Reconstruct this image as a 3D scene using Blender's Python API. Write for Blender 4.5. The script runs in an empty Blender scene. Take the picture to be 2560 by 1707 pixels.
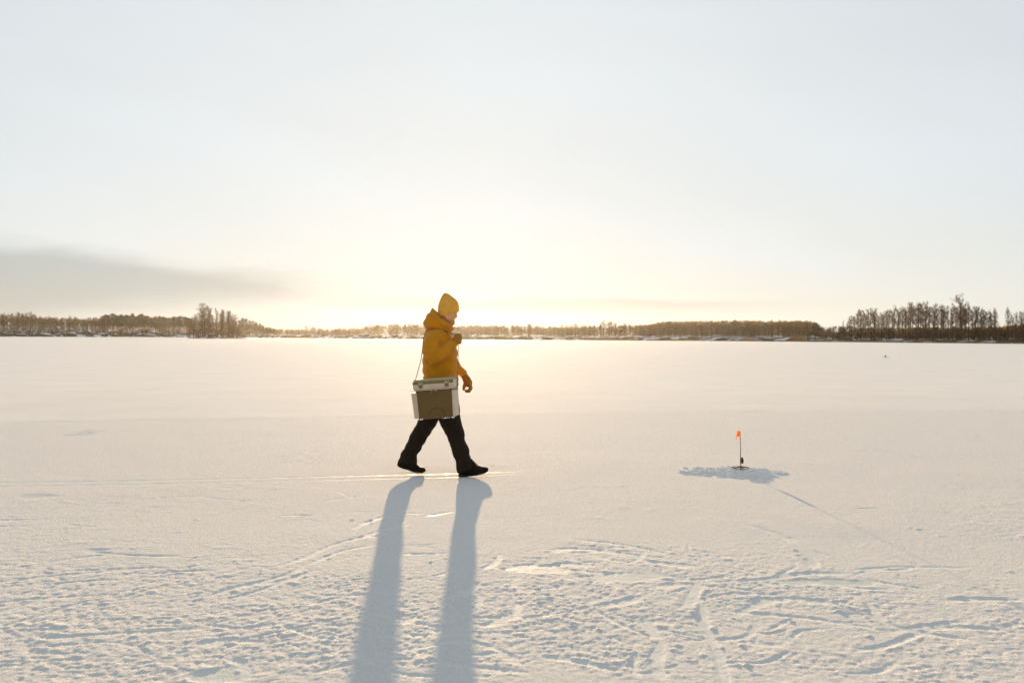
import bpy, bmesh, math, random
import numpy as np
from mathutils import Vector, Matrix

scene = bpy.context.scene
coll = scene.collection
R = math.radians

# ------------------------------------------------------------------ camera
FPX = 2489.0                      # 35 mm lens on a 36 mm frame, in photograph pixels
GZ = 0.02                         # height of the trodden snow
CAM = Vector((0, 0, 1.385 + GZ))
PITCH = math.atan(11.5 / FPX)
ROLL = math.atan(0.0046875)
fwd = Vector((0, math.cos(PITCH), -math.sin(PITCH)))
_r0 = Vector((1, 0, 0)); _u0 = _r0.cross(fwd)
right = _r0 * math.cos(ROLL) + _u0 * math.sin(ROLL)
up = _u0 * math.cos(ROLL) - _r0 * math.sin(ROLL)

def ray(px, py):
    return fwd + right * ((px - 1280) / FPX) + up * ((853.5 - py) / FPX)

def G(px, py, z=GZ):
    d = ray(px, py)
    t = (z - CAM.z) / d.z
    return CAM + d * t

cam_data = bpy.data.cameras.new('camera')
cam = bpy.data.objects.new('camera', cam_data)
coll.objects.link(cam)
cam.matrix_world = Matrix(((right.x, up.x, -fwd.x, CAM.x), (right.y, up.y, -fwd.y, CAM.y),
                           (right.z, up.z, -fwd.z, CAM.z), (0, 0, 0, 1)))
cam_data.lens = 35.0; cam_data.sensor_width = 36.0
cam_data.clip_start = 0.1; cam_data.clip_end = 6000
cam_data.dof.use_dof = True
cam_data.dof.focus_distance = 9.9
cam_data.dof.aperture_fstop = 4.0
scene.camera = cam

# ------------------------------------------------------------------ sky, sun, exposure
sun_dir = ray(1141, 662).normalized()
SUN_EL = math.asin(sun_dir.z)
SUN_AZ = math.atan2(sun_dir.x, sun_dir.y)      # clockwise from +Y
world = bpy.data.worlds.new('World'); scene.world = world
world.use_nodes = True
wt = world.node_tree; wt.nodes.clear()
def wn(t, **kw):
    n = wt.nodes.new(t)
    for k, v in kw.items(): setattr(n, k, v)
    return n
def wl(a, b): wt.links.new(a, b)
def wmath(op, a, b=None, c=None, clamp=False):
    n = wn('ShaderNodeMath', operation=op, use_clamp=clamp)
    for i, v in enumerate((a, b, c)):
        if v is None: continue
        if isinstance(v, (int, float)): n.inputs[i].default_value = v
        else: wl(v, n.inputs[i])
    return n.outputs[0]
def wrange(v, a, b, c, d, smooth=False):
    n = wn('ShaderNodeMapRange'); n.interpolation_type = 'SMOOTHSTEP' if smooth else 'LINEAR'
    wl(v, n.inputs[0])
    for i, x in enumerate((a, b, c, d)):
        if isinstance(x, (int, float)): n.inputs[i + 1].default_value = x
        else: wl(x, n.inputs[i + 1])
    return n.outputs[0]
def wmix(f, a, b):
    n = wn('ShaderNodeMix', data_type='RGBA')
    if isinstance(f, (int, float)): n.inputs[0].default_value = f
    else: wl(f, n.inputs[0])
    for s, v in ((n.inputs[6], a), (n.inputs[7], b)):
        if isinstance(v, tuple): s.default_value = v
        else: wl(v, s)
    return n.outputs[2]
SKY_CEIL = 1.55
sky = wn('ShaderNodeTexSky', sky_type='NISHITA')
sky.sun_disc = False
sky.sun_elevation = SUN_EL
sky.sun_rotation = SUN_AZ
sky.air_density = 1.0; sky.dust_density = 1.6; sky.ozone_density = 1.0; sky.altitude = 100
# thin high cloud evens out and whitens the clear sky
gam = wn('ShaderNodeGamma'); wl(sky.outputs[0], gam.inputs[0]); gam.inputs[1].default_value = 0.37  # power also tuned so the unseen rear sky fills the shadows more
bw = wn('ShaderNodeRGBToBW'); wl(gam.outputs[0], bw.inputs[0])
veil = wn('ShaderNodeCombineColor')
wl(wmath('MULTIPLY', bw.outputs[0], 0.91), veil.inputs[0]); wl(bw.outputs[0], veil.inputs[1]); wl(wmath('MULTIPLY', bw.outputs[0], 1.07), veil.inputs[2])
tc = wn('ShaderNodeTexCoord')
sep = wn('ShaderNodeSeparateXYZ'); wl(tc.outputs['Generated'], sep.inputs[0])
el = wmath('MULTIPLY', wmath('ARCSINE', sep.outputs[2]), 180 / math.pi)
az = wmath('MULTIPLY', wmath('ARCTAN2', sep.outputs[0], sep.outputs[1]), 180 / math.pi)
skyc = wmix(wrange(el, 0.0, 9.0, 0.60, 0.76), gam.outputs[0], veil.outputs[0])
# a soft ceiling on the sky's radiance round the sun, shaped for its look
soft = wmath('POWER', wmath('ADD', 1.0, wmath('POWER', wmath('DIVIDE', bw.outputs[0], SKY_CEIL), 4.0)), -0.25)
ceil = wn('ShaderNodeVectorMath', operation='SCALE'); wl(skyc, ceil.inputs[0]); wl(soft, ceil.inputs['Scale'])
skyc = ceil.outputs[0]
veil2 = wn('ShaderNodeVectorMath', operation='SCALE'); wl(veil.outputs[0], veil2.inputs[0]); wl(soft, veil2.inputs['Scale'])
# cloud bank low on the left, thin streaks elsewhere: angles of the view direction in degrees
cv = wn('ShaderNodeCombineXYZ')
wl(wmath('MULTIPLY', az, 0.10), cv.inputs[0]); wl(wmath('MULTIPLY', el, 0.55), cv.inputs[1])
nz = wn('ShaderNodeTexNoise'); nz.inputs['Scale'].default_value = 1.0; nz.inputs['Detail'].default_value = 6; nz.inputs['Roughness'].default_value = 0.55
wl(cv.outputs[0], nz.inputs['Vector'])
nzc = wmath('SUBTRACT', nz.outputs[0], 0.5)
top = wmath('ADD', wrange(az, -25.0, -7.0, 4.9, 3.1), wmath('MULTIPLY', nzc, 3.0))
bot = wmath('ADD', wrange(az, -27.0, -6.0, 0.6, 2.6), wmath('MULTIPLY', nzc, 1.5))
m1 = wmath('MULTIPLY', wrange(wmath('SUBTRACT', top, el), -0.5, 1.3, 0.0, 1.0, True), wrange(wmath('SUBTRACT', el, bot), -0.8, 1.2, 0.35, 1.0, True))
m1 = wmath('MULTIPLY', m1, wrange(az, -14.0, -5.0, 1.0, 0.0, True))
top2 = wmath('ADD', 2.35, wmath('MULTIPLY', nzc, 2.0))
m2 = wmath('MULTIPLY', wrange(wmath('SUBTRACT', top2, el), 0.0, 0.35, 0.0, 1.0, True), wrange(wmath('SUBTRACT', el, 1.4), -0.3, 0.5, 0.0, 1.0, True))
m2 = wmath('MULTIPLY', m2, wrange(az, 8.0, 19.0, 0.5, 0.0, True))
cv2 = wn('ShaderNodeCombineXYZ')
wl(wmath('MULTIPLY', wmath('ADD', az, wmath('MULTIPLY', el, 1.6)), 0.05), cv2.inputs[0]); wl(wmath('MULTIPLY', el, 0.16), cv2.inputs[1])
nz2 = wn('ShaderNodeTexNoise'); nz2.inputs['Scale'].default_value = 1.0; nz2.inputs['Detail'].default_value = 5
wl(cv2.outputs[0], nz2.inputs['Vector'])
streak = wrange(nz2.outputs[0], 0.42, 0.75, 0.0, 0.30, True)
skyc = wmix(streak, skyc, veil2.outputs[0])
cloud = wn('ShaderNodeMix', data_type='RGBA', blend_type='MULTIPLY'); cloud.inputs[0].default_value = 1.0
wl(skyc, cloud.inputs[6]); cloud.inputs[7].default_value = (0.68, 0.68, 0.67, 1)
cm = wmath('MAXIMUM', m1, m2)
skyc = wmix(cm, skyc, cloud.outputs[2])
wisp = wn('ShaderNodeVectorMath', operation='SCALE'); wl(skyc, wisp.inputs[0]); wl(wrange(nz2.outputs[0], 0.32, 0.68, 0.99, 1.025, True), wisp.inputs['Scale'])
bg = wn('ShaderNodeBackground'); wl(wisp.outputs[0], bg.inputs[0]); bg.inputs[1].default_value = 0.133
wo = wn('ShaderNodeOutputWorld'); wl(bg.outputs[0], wo.inputs[0])

sl = bpy.data.lights.new('sun', 'SUN'); sl.energy = 3.3; sl.angle = R(0.53); sl.color = (1.0, 0.69, 0.39)
so = bpy.data.objects.new('sun', sl); coll.objects.link(so)
so.rotation_mode = 'QUATERNION'; so.rotation_quaternion = sun_dir.to_track_quat('Z', 'Y')
so.location = (0, 0, 30)

scene.view_settings.view_transform = 'Standard'
scene.view_settings.look = 'None'
scene.view_settings.gamma = 1.0
scene.view_settings.use_curve_mapping = False
scene.view_settings.exposure = 2.12
scene.cycles.use_denoising = True
scene.cycles.max_bounces = 6
scene.cycles.diffuse_bounces = 3
scene.cycles.volume_bounces = 0
scene.cycles.sample_clamp_indirect = 4.0

# ------------------------------------------------------------------ helpers
def tag(o, label=None, cat=None, group=None, kind=None):
    if label: o['label'] = label
    if cat: o['category'] = cat
    if group: o['group'] = group
    if kind: o['kind'] = kind
    return o

def empty(name, loc=(0, 0, 0), rz=0.0):
    o = bpy.data.objects.new(name, None); coll.objects.link(o)
    o.location = loc; o.rotation_euler = (0, 0, rz); o.empty_display_size = 0.1
    return o

def link(name, mesh, m=None, parent=None, smooth=False):
    o = bpy.data.objects.new(name, mesh); coll.objects.link(o)
    if m is not None and not mesh.materials: mesh.materials.append(m)
    if parent: o.parent = parent
    if smooth: mesh.polygons.foreach_set('use_smooth', np.ones(len(mesh.polygons), bool))
    return o

def np_mesh(name, v, f):
    """v (n,3) floats, f (m,k) ints, all faces alike"""
    v = np.asarray(v, np.float32); f = np.asarray(f, np.int32)
    me = bpy.data.meshes.new(name)
    me.vertices.add(len(v)); me.vertices.foreach_set('co', v.ravel())
    k = f.shape[1]
    me.loops.add(f.size); me.loops.foreach_set('vertex_index', f.ravel())
    me.polygons.add(len(f))
    me.polygons.foreach_set('loop_start', np.arange(0, f.size, k, dtype=np.int32))
    me.polygons.foreach_set('loop_total', np.full(len(f), k, np.int32))
    me.update(calc_edges=True)
    return me

def hash2(ix, iy, seed):
    h = (ix.astype(np.int64) * 374761393 + iy.astype(np.int64) * 668265263 + seed * 1442695041) & 0xFFFFFFFF
    h = ((h ^ (h >> 13)) * 1274126177) & 0xFFFFFFFF
    h = (h ^ (h >> 16)) & 0xFFFFFFFF
    h = ((h ^ (h >> 15)) * 2246822519) & 0xFFFFFFFF
    return ((h ^ (h >> 13)) & 0xFFFF).astype(np.float64) / 65535.0

def vnoise(x, y, seed=0):
    ix = np.floor(x); iy = np.floor(y)
    fx = x - ix; fy = y - iy
    ux = fx * fx * fx * (fx * (fx * 6 - 15) + 10); uy = fy * fy * fy * (fy * (fy * 6 - 15) + 10)
    a = hash2(ix, iy, seed); b = hash2(ix + 1, iy, seed); c = hash2(ix, iy + 1, seed); d = hash2(ix + 1, iy + 1, seed)
    return (a + (b - a) * ux) * (1 - uy) + (c + (d - c) * ux) * uy - 0.5

def fbm(x, y, octs=4, seed=0, gain=0.5):
    s = 0; a = 1.0
    for i in range(octs):
        c, n = math.cos(0.7 * i), math.sin(0.7 * i)
        s = s + a * vnoise((x * c - y * n) * 2.03 ** i + 17.3 * i, (x * n + y * c) * 2.03 ** i - 9.1 * i, seed + i)
        a *= gain
    return s

def sstep(a, b, x):
    t = np.clip((x - a) / (b - a), 0, 1)
    return t * t * (3 - 2 * t)

# ------------------------------------------------------------------ materials
def mat(name, col, rough=0.8, spec=0.3, noise=None, bump=None, metallic=0.0, sheen=0.0, trans=None, coords='Object'):
    """noise = (scale, amount of value change); bump = (scale, strength, distance)"""
    m = bpy.data.materials.new(name); m.use_nodes = True
    t = m.node_tree; p = t.nodes['Principled BSDF']
    p.inputs['Base Color'].default_value = (*col, 1); p.inputs['Roughness'].default_value = rough
    p.inputs['Specular IOR Level'].default_value = spec; p.inputs['Metallic'].default_value = metallic
    if sheen: p.inputs['Sheen Weight'].default_value = sheen
    tcn = t.nodes.new('ShaderNodeTexCoord')
    if noise:
        n = t.nodes.new('ShaderNodeTexNoise'); n.inputs['Scale'].default_value = noise[0]; n.inputs['Detail'].default_value = 4
        t.links.new(tcn.outputs[coords], n.inputs['Vector'])
        r = t.nodes.new('ShaderNodeMapRange'); t.links.new(n.outputs[0], r.inputs[0])
        r.inputs[1].default_value = 0.3; r.inputs[2].default_value = 0.7
        r.inputs[3].default_value = 1 - noise[1]; r.inputs[4].default_value = 1 + noise[1]
        h = t.nodes.new('ShaderNodeHueSaturation'); h.inputs['Color'].default_value = (*col, 1)
        t.links.new(r.outputs[0], h.inputs['Value']); t.links.new(h.outputs[0], p.inputs['Base Color'])
    if bump:
        n = t.nodes.new('ShaderNodeTexNoise'); n.inputs['Scale'].default_value = bump[0]; n.inputs['Detail'].default_value = 3
        t.links.new(tcn.outputs[coords], n.inputs['Vector'])
        b = t.nodes.new('ShaderNodeBump'); b.inputs['Strength'].default_value = bump[1]; b.inputs['Distance'].default_value = bump[2]
        t.links.new(n.outputs[0], b.inputs['Height']); t.links.new(b.outputs[0], p.inputs['Normal'])
    if trans:
        tr = t.nodes.new('ShaderNodeBsdfTranslucent'); tr.inputs[0].default_value = (*trans[0], 1)
        mx = t.nodes.new('ShaderNodeMixShader'); mx.inputs[0].default_value = trans[1]
        t.links.new(p.outputs[0], mx.inputs[1]); t.links.new(tr.outputs[0], mx.inputs[2])
        t.links.new(mx.outputs[0], t.nodes['Material Output'].inputs[0])
    return m

def snow_material(name, near):
    m = bpy.data.materials.new(name); m.use_nodes = True
    t = m.node_tree; p = t.nodes['Principled BSDF']; N = t.nodes.new; L = t.links.new
    tcn = N('ShaderNodeTexCoord')
    def noise(scale, detail=4, rough=0.55):
        n = N('ShaderNodeTexNoise'); n.inputs['Scale'].default_value = scale; n.inputs['Detail'].default_value = detail
        n.inputs['Roughness'].default_value = rough
        L(tcn.outputs['Object'], n.inputs['Vector']); return n.outputs[0]
    def rng(v, a, b, c, d):
        r = N('ShaderNodeMapRange'); L(v, r.inputs[0])
        for i, x in enumerate((a, b, c, d)): r.inputs[i + 1].default_value = x
        return r.outputs[0]
    def mix(f, a, b):
        x = N('ShaderNodeMix'); x.data_type = 'RGBA'
        if isinstance(f, float): x.inputs[0].default_value = f
        else: L(f, x.inputs[0])
        for s, v in ((x.inputs[6], a), (x.inputs[7], b)):
            if isinstance(v, tuple): s.default_value = (*v, 1)
            else: L(v, s)
        return x.outputs[2]
    snow = mix(rng(noise(0.5), 0.3, 0.7, 0.0, 1.0), (0.83, 0.825, 0.81), (0.88, 0.875, 0.86))
    if near:
        at = N('ShaderNodeAttribute'); at.attribute_name = 'ice'
        ice = at.outputs['Fac']
        at2 = N('ShaderNodeAttribute'); at2.attribute_name = 'grey'
        snow = mix(at2.outputs['Fac'], snow, (0.81, 0.805, 0.79))
        icec = mix(rng(noise(9.0), 0.35, 0.65, 0.0, 1.0), (0.50, 0.54, 0.52), (0.66, 0.69, 0.67))
        L(mix(ice, snow, icec), p.inputs['Base Color'])
        L(rng(ice, 0.0, 1.0, 1.0, 0.42), p.inputs['Roughness'])
        b0 = N('ShaderNodeBump'); b0.inputs['Distance'].default_value = 0.016; L(noise(46, 4, 0.72), b0.inputs['Height'])
        L(rng(ice, 0.0, 0.6, 1.0, 0.12), b0.inputs['Strength'])
        b1 = N('ShaderNodeBump'); b1.inputs['Distance'].default_value = 0.0055; L(noise(130, 3), b1.inputs['Height'])
        bb = N('ShaderNodeBump'); bb.inputs['Distance'].default_value = 0.012; bb.inputs['Strength'].default_value = 0.7; L(noise(11, 4, 0.7), bb.inputs['Height'])
        L(bb.outputs[0], b0.inputs['Normal'])
        L(b0.outputs[0], b1.inputs['Normal'])
        L(rng(ice, 0.0, 1.0, 0.95, 0.08), b1.inputs['Strength'])
        L(b1.outputs[0], p.inputs['Normal'])
    else:
        L(snow, p.inputs['Base Color'])
        p.inputs['Roughness'].default_value = 1.0
        bb = N('ShaderNodeBump'); bb.inputs['Distance'].default_value = 0.012; bb.inputs['Strength'].default_value = 0.7; L(noise(11, 4, 0.7), bb.inputs['Height'])
        b0 = N('ShaderNodeBump'); b0.inputs['Distance'].default_value = 0.016; b0.inputs['Strength'].default_value = 1.0; L(noise(46, 4, 0.72), b0.inputs['Height'])
        L(bb.outputs[0], b0.inputs['Normal']); L(b0.outputs[0], p.inputs['Normal'])
    p.inputs['Specular IOR Level'].default_value = 0.0034
    if near: L(rng(ice, 0.65, 1.0, 0.0034, 0.10), p.inputs['Specular IOR Level'])
    return m
M_near = snow_material('snow_on_ice', True)
M_far = snow_material('snow_on_far_ice', False)

# ------------------------------------------------------------------ the frozen lake
# near part: a fan of fine rows with real relief (crust, scrapes, clods), resting on the far sheet
NR, NC = 860, 800
Y0, Y1 = 2.2, 34.0
yy = Y0 * (Y1 / Y0) ** (np.linspace(0, 1, NR) ** 1.08)
u = np.linspace(-1, 1, NC); uu = 0.66 * u + 0.34 * u ** 3
W = 0.62 * yy + 1.8
X = W[:, None] * uu[None, :]; Y = np.repeat(yy[:, None], NC, 1)
rng_ = np.random.default_rng(7)
ice = np.zeros_like(X); scr = np.zeros_like(X); ridge = np.zeros_like(X)

def poly_dist(P):
    """distance of every ground vertex to a polyline, only near it; returns (slice mask, d, signed side, along)"""
    P = np.asarray(P); lo = P.min(0) - 0.5; hi = P.max(0) + 0.5
    idx = np.nonzero((X > lo[0]) & (X < hi[0]) & (Y > lo[1]) & (Y < hi[1]))
    x = X[idx]; y = Y[idx]
    best = np.full(len(x), 9e9); tt = np.zeros(len(x))
    n = len(P) - 1
    for i in range(n):
        a, b = P[i], P[i + 1]; d = b - a; l2 = max((d * d).sum(), 1e-9)
        t = np.clip(((x - a[0]) * d[0] + (y - a[1]) * d[1]) / l2, 0, 1)
        dd = np.hypot(x - a[0] - t * d[0], y - a[1] - t * d[1])
        s = dd < best
        best[s] = dd[s]; tt[s] = (i + t[s]) / n
    return idx, best, tt

def smooth_line(pts, n=6):
    P = [np.array(p, float) for p in pts]
    P = [2 * P[0] - P[1]] + P + [2 * P[-1] - P[-2]]
    out = []
    for i in range(1, len(P) - 2):
        for k in range(n):
            t = k / n
            out.append(0.5 * (2 * P[i] + (P[i + 1] - P[i - 1]) * t + (2 * P[i - 1] - 5 * P[i] + 4 * P[i + 1] - P[i + 2]) * t * t
                              + (-P[i - 1] + 3 * P[i] - 3 * P[i + 1] + P[i + 2]) * t ** 3))
    out.append(P[-2])
    return np.array(out)

def scrape(pts, width, depth=1.0, icy=0.8, edge=1.0, world=False):
    """a scraped streak: snow pushed off the ice, low ridges of pushed snow along its sides"""
    if not world: pts = [G(*p)[:2] for p in pts]
    P = smooth_line(pts)
    idx, d, t = poly_dist(P)
    x, y = X[idx], Y[idx]
    taper = np.sqrt(np.clip(np.minimum(t, 1 - t) * 5, 0, 1))
    w = 0.8 * width * (0.55 + 0.45 * taper) * (1 + 0.5 * vnoise(x * 6, y * 6, 31))
    m = (1 - sstep(0.55, 1.0, d / w)) * taper
    streaks = 0.75 + 0.5 * vnoise(d * 90, t * 3, 5)
    scr[idx] = np.maximum(scr[idx], m * depth)
    ice[idx] = np.maximum(ice[idx], m * icy * np.clip(streaks, 0, 1))
    r = np.exp(-((d - w * 1.12) / (0.22 * w + 0.008)) ** 2) * taper * edge * np.clip(0.1 + 2.6 * fbm(x * 26, y * 26, 2, 77), 0, 2.2)
    ridge[idx] = np.maximum(ridge[idx], r)

for off, w in ((0, 0.07), (9, 0.04)):
    scrape([(-260, 1213 + off), (0, 1206 + off), (300, 1202 + off), (600, 1196 + off), (1000, 1186.5 + off), (1150, 1183 + off), (1330, 1177 + off * 0.6)], w, 0.7, 0.95, 0.15)
CURVES = [
    ([(520, 1492), (586, 1469), (667, 1451), (735, 1430), (766, 1410)], .05), ([(560, 1500), (640, 1478), (720, 1450), (800, 1420)], .03),
    ([(690, 1418), (766, 1392), (834, 1361), (902, 1343), (960, 1325), (1040, 1306)], .045), ([(770, 1412), (850, 1378), (930, 1362)], .035),
    ([(880, 1322), (940, 1297), (1000, 1283), (1060, 1284)], .05), ([(1060, 1290), (1095, 1285), (1135, 1278)], .05),
    ([(900, 1345), (960, 1335), (1010, 1315)], .03), ([(640, 1462), (720, 1448), (790, 1425)], .05), ([(810, 1255), (850, 1246), (900, 1240)], .03),
    ([(700, 1288), (740, 1287), (790, 1286)], .04), ([(840, 1225), (870, 1238), (910, 1244)], .02),
    ([(1912, 1451), (2011, 1433), (2124, 1433)], .05), ([(1993, 1455), (2056, 1451), (2146, 1469), (2236, 1473)], .05),
    ([(2137, 1442), (2236, 1460), (2326, 1473)], .04), ([(1830, 1541), (1898, 1509), (1966, 1496), (2038, 1500), (2101, 1509)], .05),
    ([(2128, 1627), (2214, 1613), (2272, 1591), (2317, 1573)], .035), ([(1605, 1541), (1625, 1570), (1650, 1600)], .05),
    ([(1754, 1509), (1758, 1564), (1794, 1631), (1821, 1720)], .04), ([(1715, 1520), (1735, 1480), (1745, 1450)], .05),
    ([(2020, 1392), (2030, 1405), (2038, 1418)], .05), ([(563, 1645), (600, 1654), (618, 1676), (604, 1715)], .045),
    ([(0, 1566), (90, 1541), (203, 1505), (270, 1496)], .025), ([(-30, 1300), (60, 1299), (130, 1296)], .03),
    ([(200, 1375), (330, 1388), (460, 1390)], .04), ([(210, 1372), (280, 1374)], .03),
    ([(1205, 1423), (1235, 1410), (1255, 1384)], .04), ([(1195, 1566), (1240, 1556), (1270, 1534)], .06), ([(1298, 1505), (1292, 1530), (1291, 1550)], .04),
    ([(1348, 1640), (1450, 1655), (1540, 1676)], .04), ([(1060, 1647), (1149, 1665), (1230, 1672), (1326, 1683)], .035), ([(1156, 1491), (1180, 1475), (1195, 1455)], .05),
    ([(1090, 1438), (1120, 1432), (1140, 1420)], .04), ([(1370, 1375), (1450, 1372), (1560, 1385)], .05), ([(1440, 1350), (1520, 1356), (1620, 1372)], .05),
    ([(1500, 1515), (1560, 1505), (1600, 1490)], .06), ([(1640, 1470), (1690, 1460), (1740, 1462)], .07), ([(1860, 1310), (1930, 1330), (1985, 1355)], .05),
    ([(2030, 1375), (2060, 1385), (2080, 1388)], .03), ([(2120, 1128), (2200, 1127), (2260, 1138), (2330, 1150)], .06), ([(2140, 1270), (2200, 1271)], .05),
    ([(1360, 1420), (1420, 1410), (1480, 1415)], .07), ([(1520, 1440), (1575, 1441), (1640, 1450)], .10), ([(1600, 1400), (1680, 1410), (1740, 1415)], .06),
    ([(1005, 1560), (1035, 1545), (1050, 1540)], .05), ([(1015, 1585), (1050, 1590)], .04), ([(1075, 1580), (1110, 1575)], .05),
    ([(940, 1330), (980, 1318), (1020, 1300)], .03), ([(990, 1382), (1050, 1384), (1125, 1382)], .03),
    ([(1660, 1700), (1640, 1650), (1655, 1600)], .05), ([(2350, 1500), (2450, 1497), (2560, 1500)], .05), ([(2300, 1570), (2400, 1566), (2520, 1575)], .05),
    ([(500, 1690), (550, 1680), (590, 1660)], .07), ([(700, 1560), (780, 1590), (850, 1600)], .03), ([(480, 1610), (560, 1600), (640, 1605)], .04)]
for c, w in CURVES: scrape(c, w, 1.0, 0.62, 0.9)
scrape([(1060, 1290), (1095, 1285), (1135, 1278)], .045, 1.0, 0.92, 0.5)
for k in range(46):                                   # scuffed zone, many short smears
    px = rng_.uniform(1150, 2350); py = 1360 + rng_.beta(1.4, 1.6) * 340
    c = np.array(G(px, py)[:2]); a = rng_.normal(0.1, 0.7); ln = rng_.uniform(0.12, 0.45); bend = rng_.normal(0, 0.5)
    d0 = np.array([math.cos(a - bend), math.sin(a - bend)]); d1 = np.array([math.cos(a + bend), math.sin(a + bend)])
    scrape([c - d0 * ln, c, c + d1 * ln], rng_.uniform(0.015, 0.045), rng_.uniform(.5, 1), rng_.uniform(0.25, 0.6), rng_.uniform(0.4, 1), True)
for k in range(26):
    px = rng_.uniform(0, 1100); py = rng_.uniform(1240, 1690)
    c = np.array(G(px, py)[:2]); a = rng_.normal(0.15, 0.45); ln = rng_.uniform(0.15, 0.5); bend = rng_.normal(0, 0.3)
    d0 = np.array([math.cos(a - bend), math.sin(a - bend)]); d1 = np.array([math.cos(a + bend), math.sin(a + bend)])
    scrape([c - d0 * ln, c, c + d1 * ln], rng_.uniform(0.015, 0.04), rng_.uniform(.6, 1), rng_.uniform(0.1, 0.4), rng_.uniform(0.4, 1), True)
# bare ice patches
for px, py, rx, ry in ((212, 1082, .20, .50), (95, 1240, .16, .12), (1575, 1441, .30, .14), (1350, 1420, .22, .10), (2060, 1455, .3, .08), (540, 1690, .14, .08)):
    c = G(px, py); e = np.sqrt(((X - c.x) / rx) ** 2 + ((Y - c.y) / ry) ** 2) + 0.7 * fbm(X * 7, Y * 7, 3, 55)
    m = 1 - sstep(0.75, 1.1, e)
    ice[:] = np.maximum(ice, m * 0.6); scr[:] = np.maximum(scr, m)

big = fbm(X * 0.9, Y * 0.9, 3, 3)
rough_zone = np.clip(0.78 + 1.7 * fbm(X * 0.8 + 4, Y * 1.1, 4, 8, 0.65) + 0.12 * sstep(7.5, 4.5, Y), 0.3, 1.6)
crust = 0.0015 * fbm(X * 40, Y * 38, 3, 11, 0.7) * rough_zone * (1 + 0.85 * sstep(8.5, 4.2, Y))
lump = fbm(X * 5.5, Y * 8, 3, 21)
crust += 0.0045 * np.clip(lump - 0.16, 0, 1) * rough_zone * (0.7 + 1.2 * fbm(X * 40, Y * 34, 2, 15))
Z = GZ + 0.004 * big + crust * (1 - 0.95 * scr) - 0.0026 * scr + 0.0021 * ridge * (1 - scr)
# clods of broken snow crust
clods = [(1259, 1418, .05), (1081, 1436, .045), (1348, 1505, .05), (1372, 1494, .045), (1483, 1471, .05), (1500, 1476, .03), (1426, 1443, .035), (1681, 1365, .045),
         (1455, 1512, .035), (482, 1392, .06), (490, 1410, .06), (470, 1400, .03), (703, 1536, .05), (762, 1442, .035), (735, 1432, .025), (690, 1478, .03),
         (290, 1383, .05), (350, 1484, .04), (160, 1565, .05), (890, 1345, .03), (820, 1395, .03), (560, 1430, .03), (2080, 1388, .03), (1965, 1462, .05),
         (2095, 1527, .05), (1975, 1553, .05), (1730, 1530, .05), (1785, 1570, .05), (2170, 1588, .04), (1700, 1612, .05), (1725, 1650, .04), (1860, 1660, .06), (1750, 1470, .03),
         (1620, 1450, .03), (1625, 1645, .04), (1540, 1455, .03), (1290, 1408, .03), (1230, 1392, .03), (1320, 1402, .03), (1395, 1405, .03), (940, 1672, .06), (1240, 1660, .05), (1180, 1600, .05)]
cl = [(G(px, py).x, G(px, py).y, r * 0.42) for px, py, r in clods]
while len(cl) < 620:
    px = rng_.uniform(-250, 2700); py = 1215 + 520 * rng_.power(1.3)
    c = G(px, py)
    dens = 0.5 + fbm(np.array([c.x * 0.8]), np.array([c.y * 0.9]), 3, 8)[0] * 1.2 + (0.25 if 1150 < px < 2200 and py > 1370 else 0)
    if rng_.random() > dens: continue
    n = rng_.integers(1, 5); r = rng_.uniform(0.006, 0.016)
    for _ in range(n): cl.append((c.x + rng_.normal(0, 0.06), c.y + rng_.normal(0, 0.05), r * rng_.uniform(0.6, 1.3)))
clz = np.zeros_like(Z)
for cx, cy, r in cl:
    i0, i1 = np.searchsorted(yy, (cy - 2 * r, cy + 2 * r))
    if i1 <= i0: continue
    xs, ys = X[i0:i1], Y[i0:i1]
    e = np.hypot((xs - cx) * 0.8, ys - cy) / r + 1.5 * fbm(xs * 55, ys * 45, 2, 91)
    clz[i0:i1] = np.maximum(clz[i0:i1], 0.26 * r * (1 - sstep(0.1, 1.05, e)) * (0.8 + 0.9 * fbm(xs * 70, ys * 60, 2, 19)))
Z += clz
ice *= 1 - sstep(0.001, 0.004, clz)
# edges sink below the far sheet
side = np.abs(X) / W[:, None]
fade = (1 - sstep(0.9, 1.0, side)) * sstep(Y0, Y0 + 0.5, Y) * (1 - sstep(24, Y1, Y))
Z = Z * fade - 0.03 * (1 - fade)
# a healed crack crosses the lake: the nearer floe carries thinner, greyer snow
crack = np.array([G(px, py)[:2] for px, py in ((-900, 1070), (0, 1054), (500, 1048), (1000, 1040), (1560, 1029), (2560, 1026), (3600, 1020))])
yc = np.interp(X, crack[:, 0], crack[:, 1]) + 0.10 * fbm(X * 1.2, Y * 0 + 3, 3, 40)
grey = 1 - sstep(-0.12, 0.12, Y - yc)
Z -= 0.006 * np.exp(-((Y - yc) / 0.06) ** 2)

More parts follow.
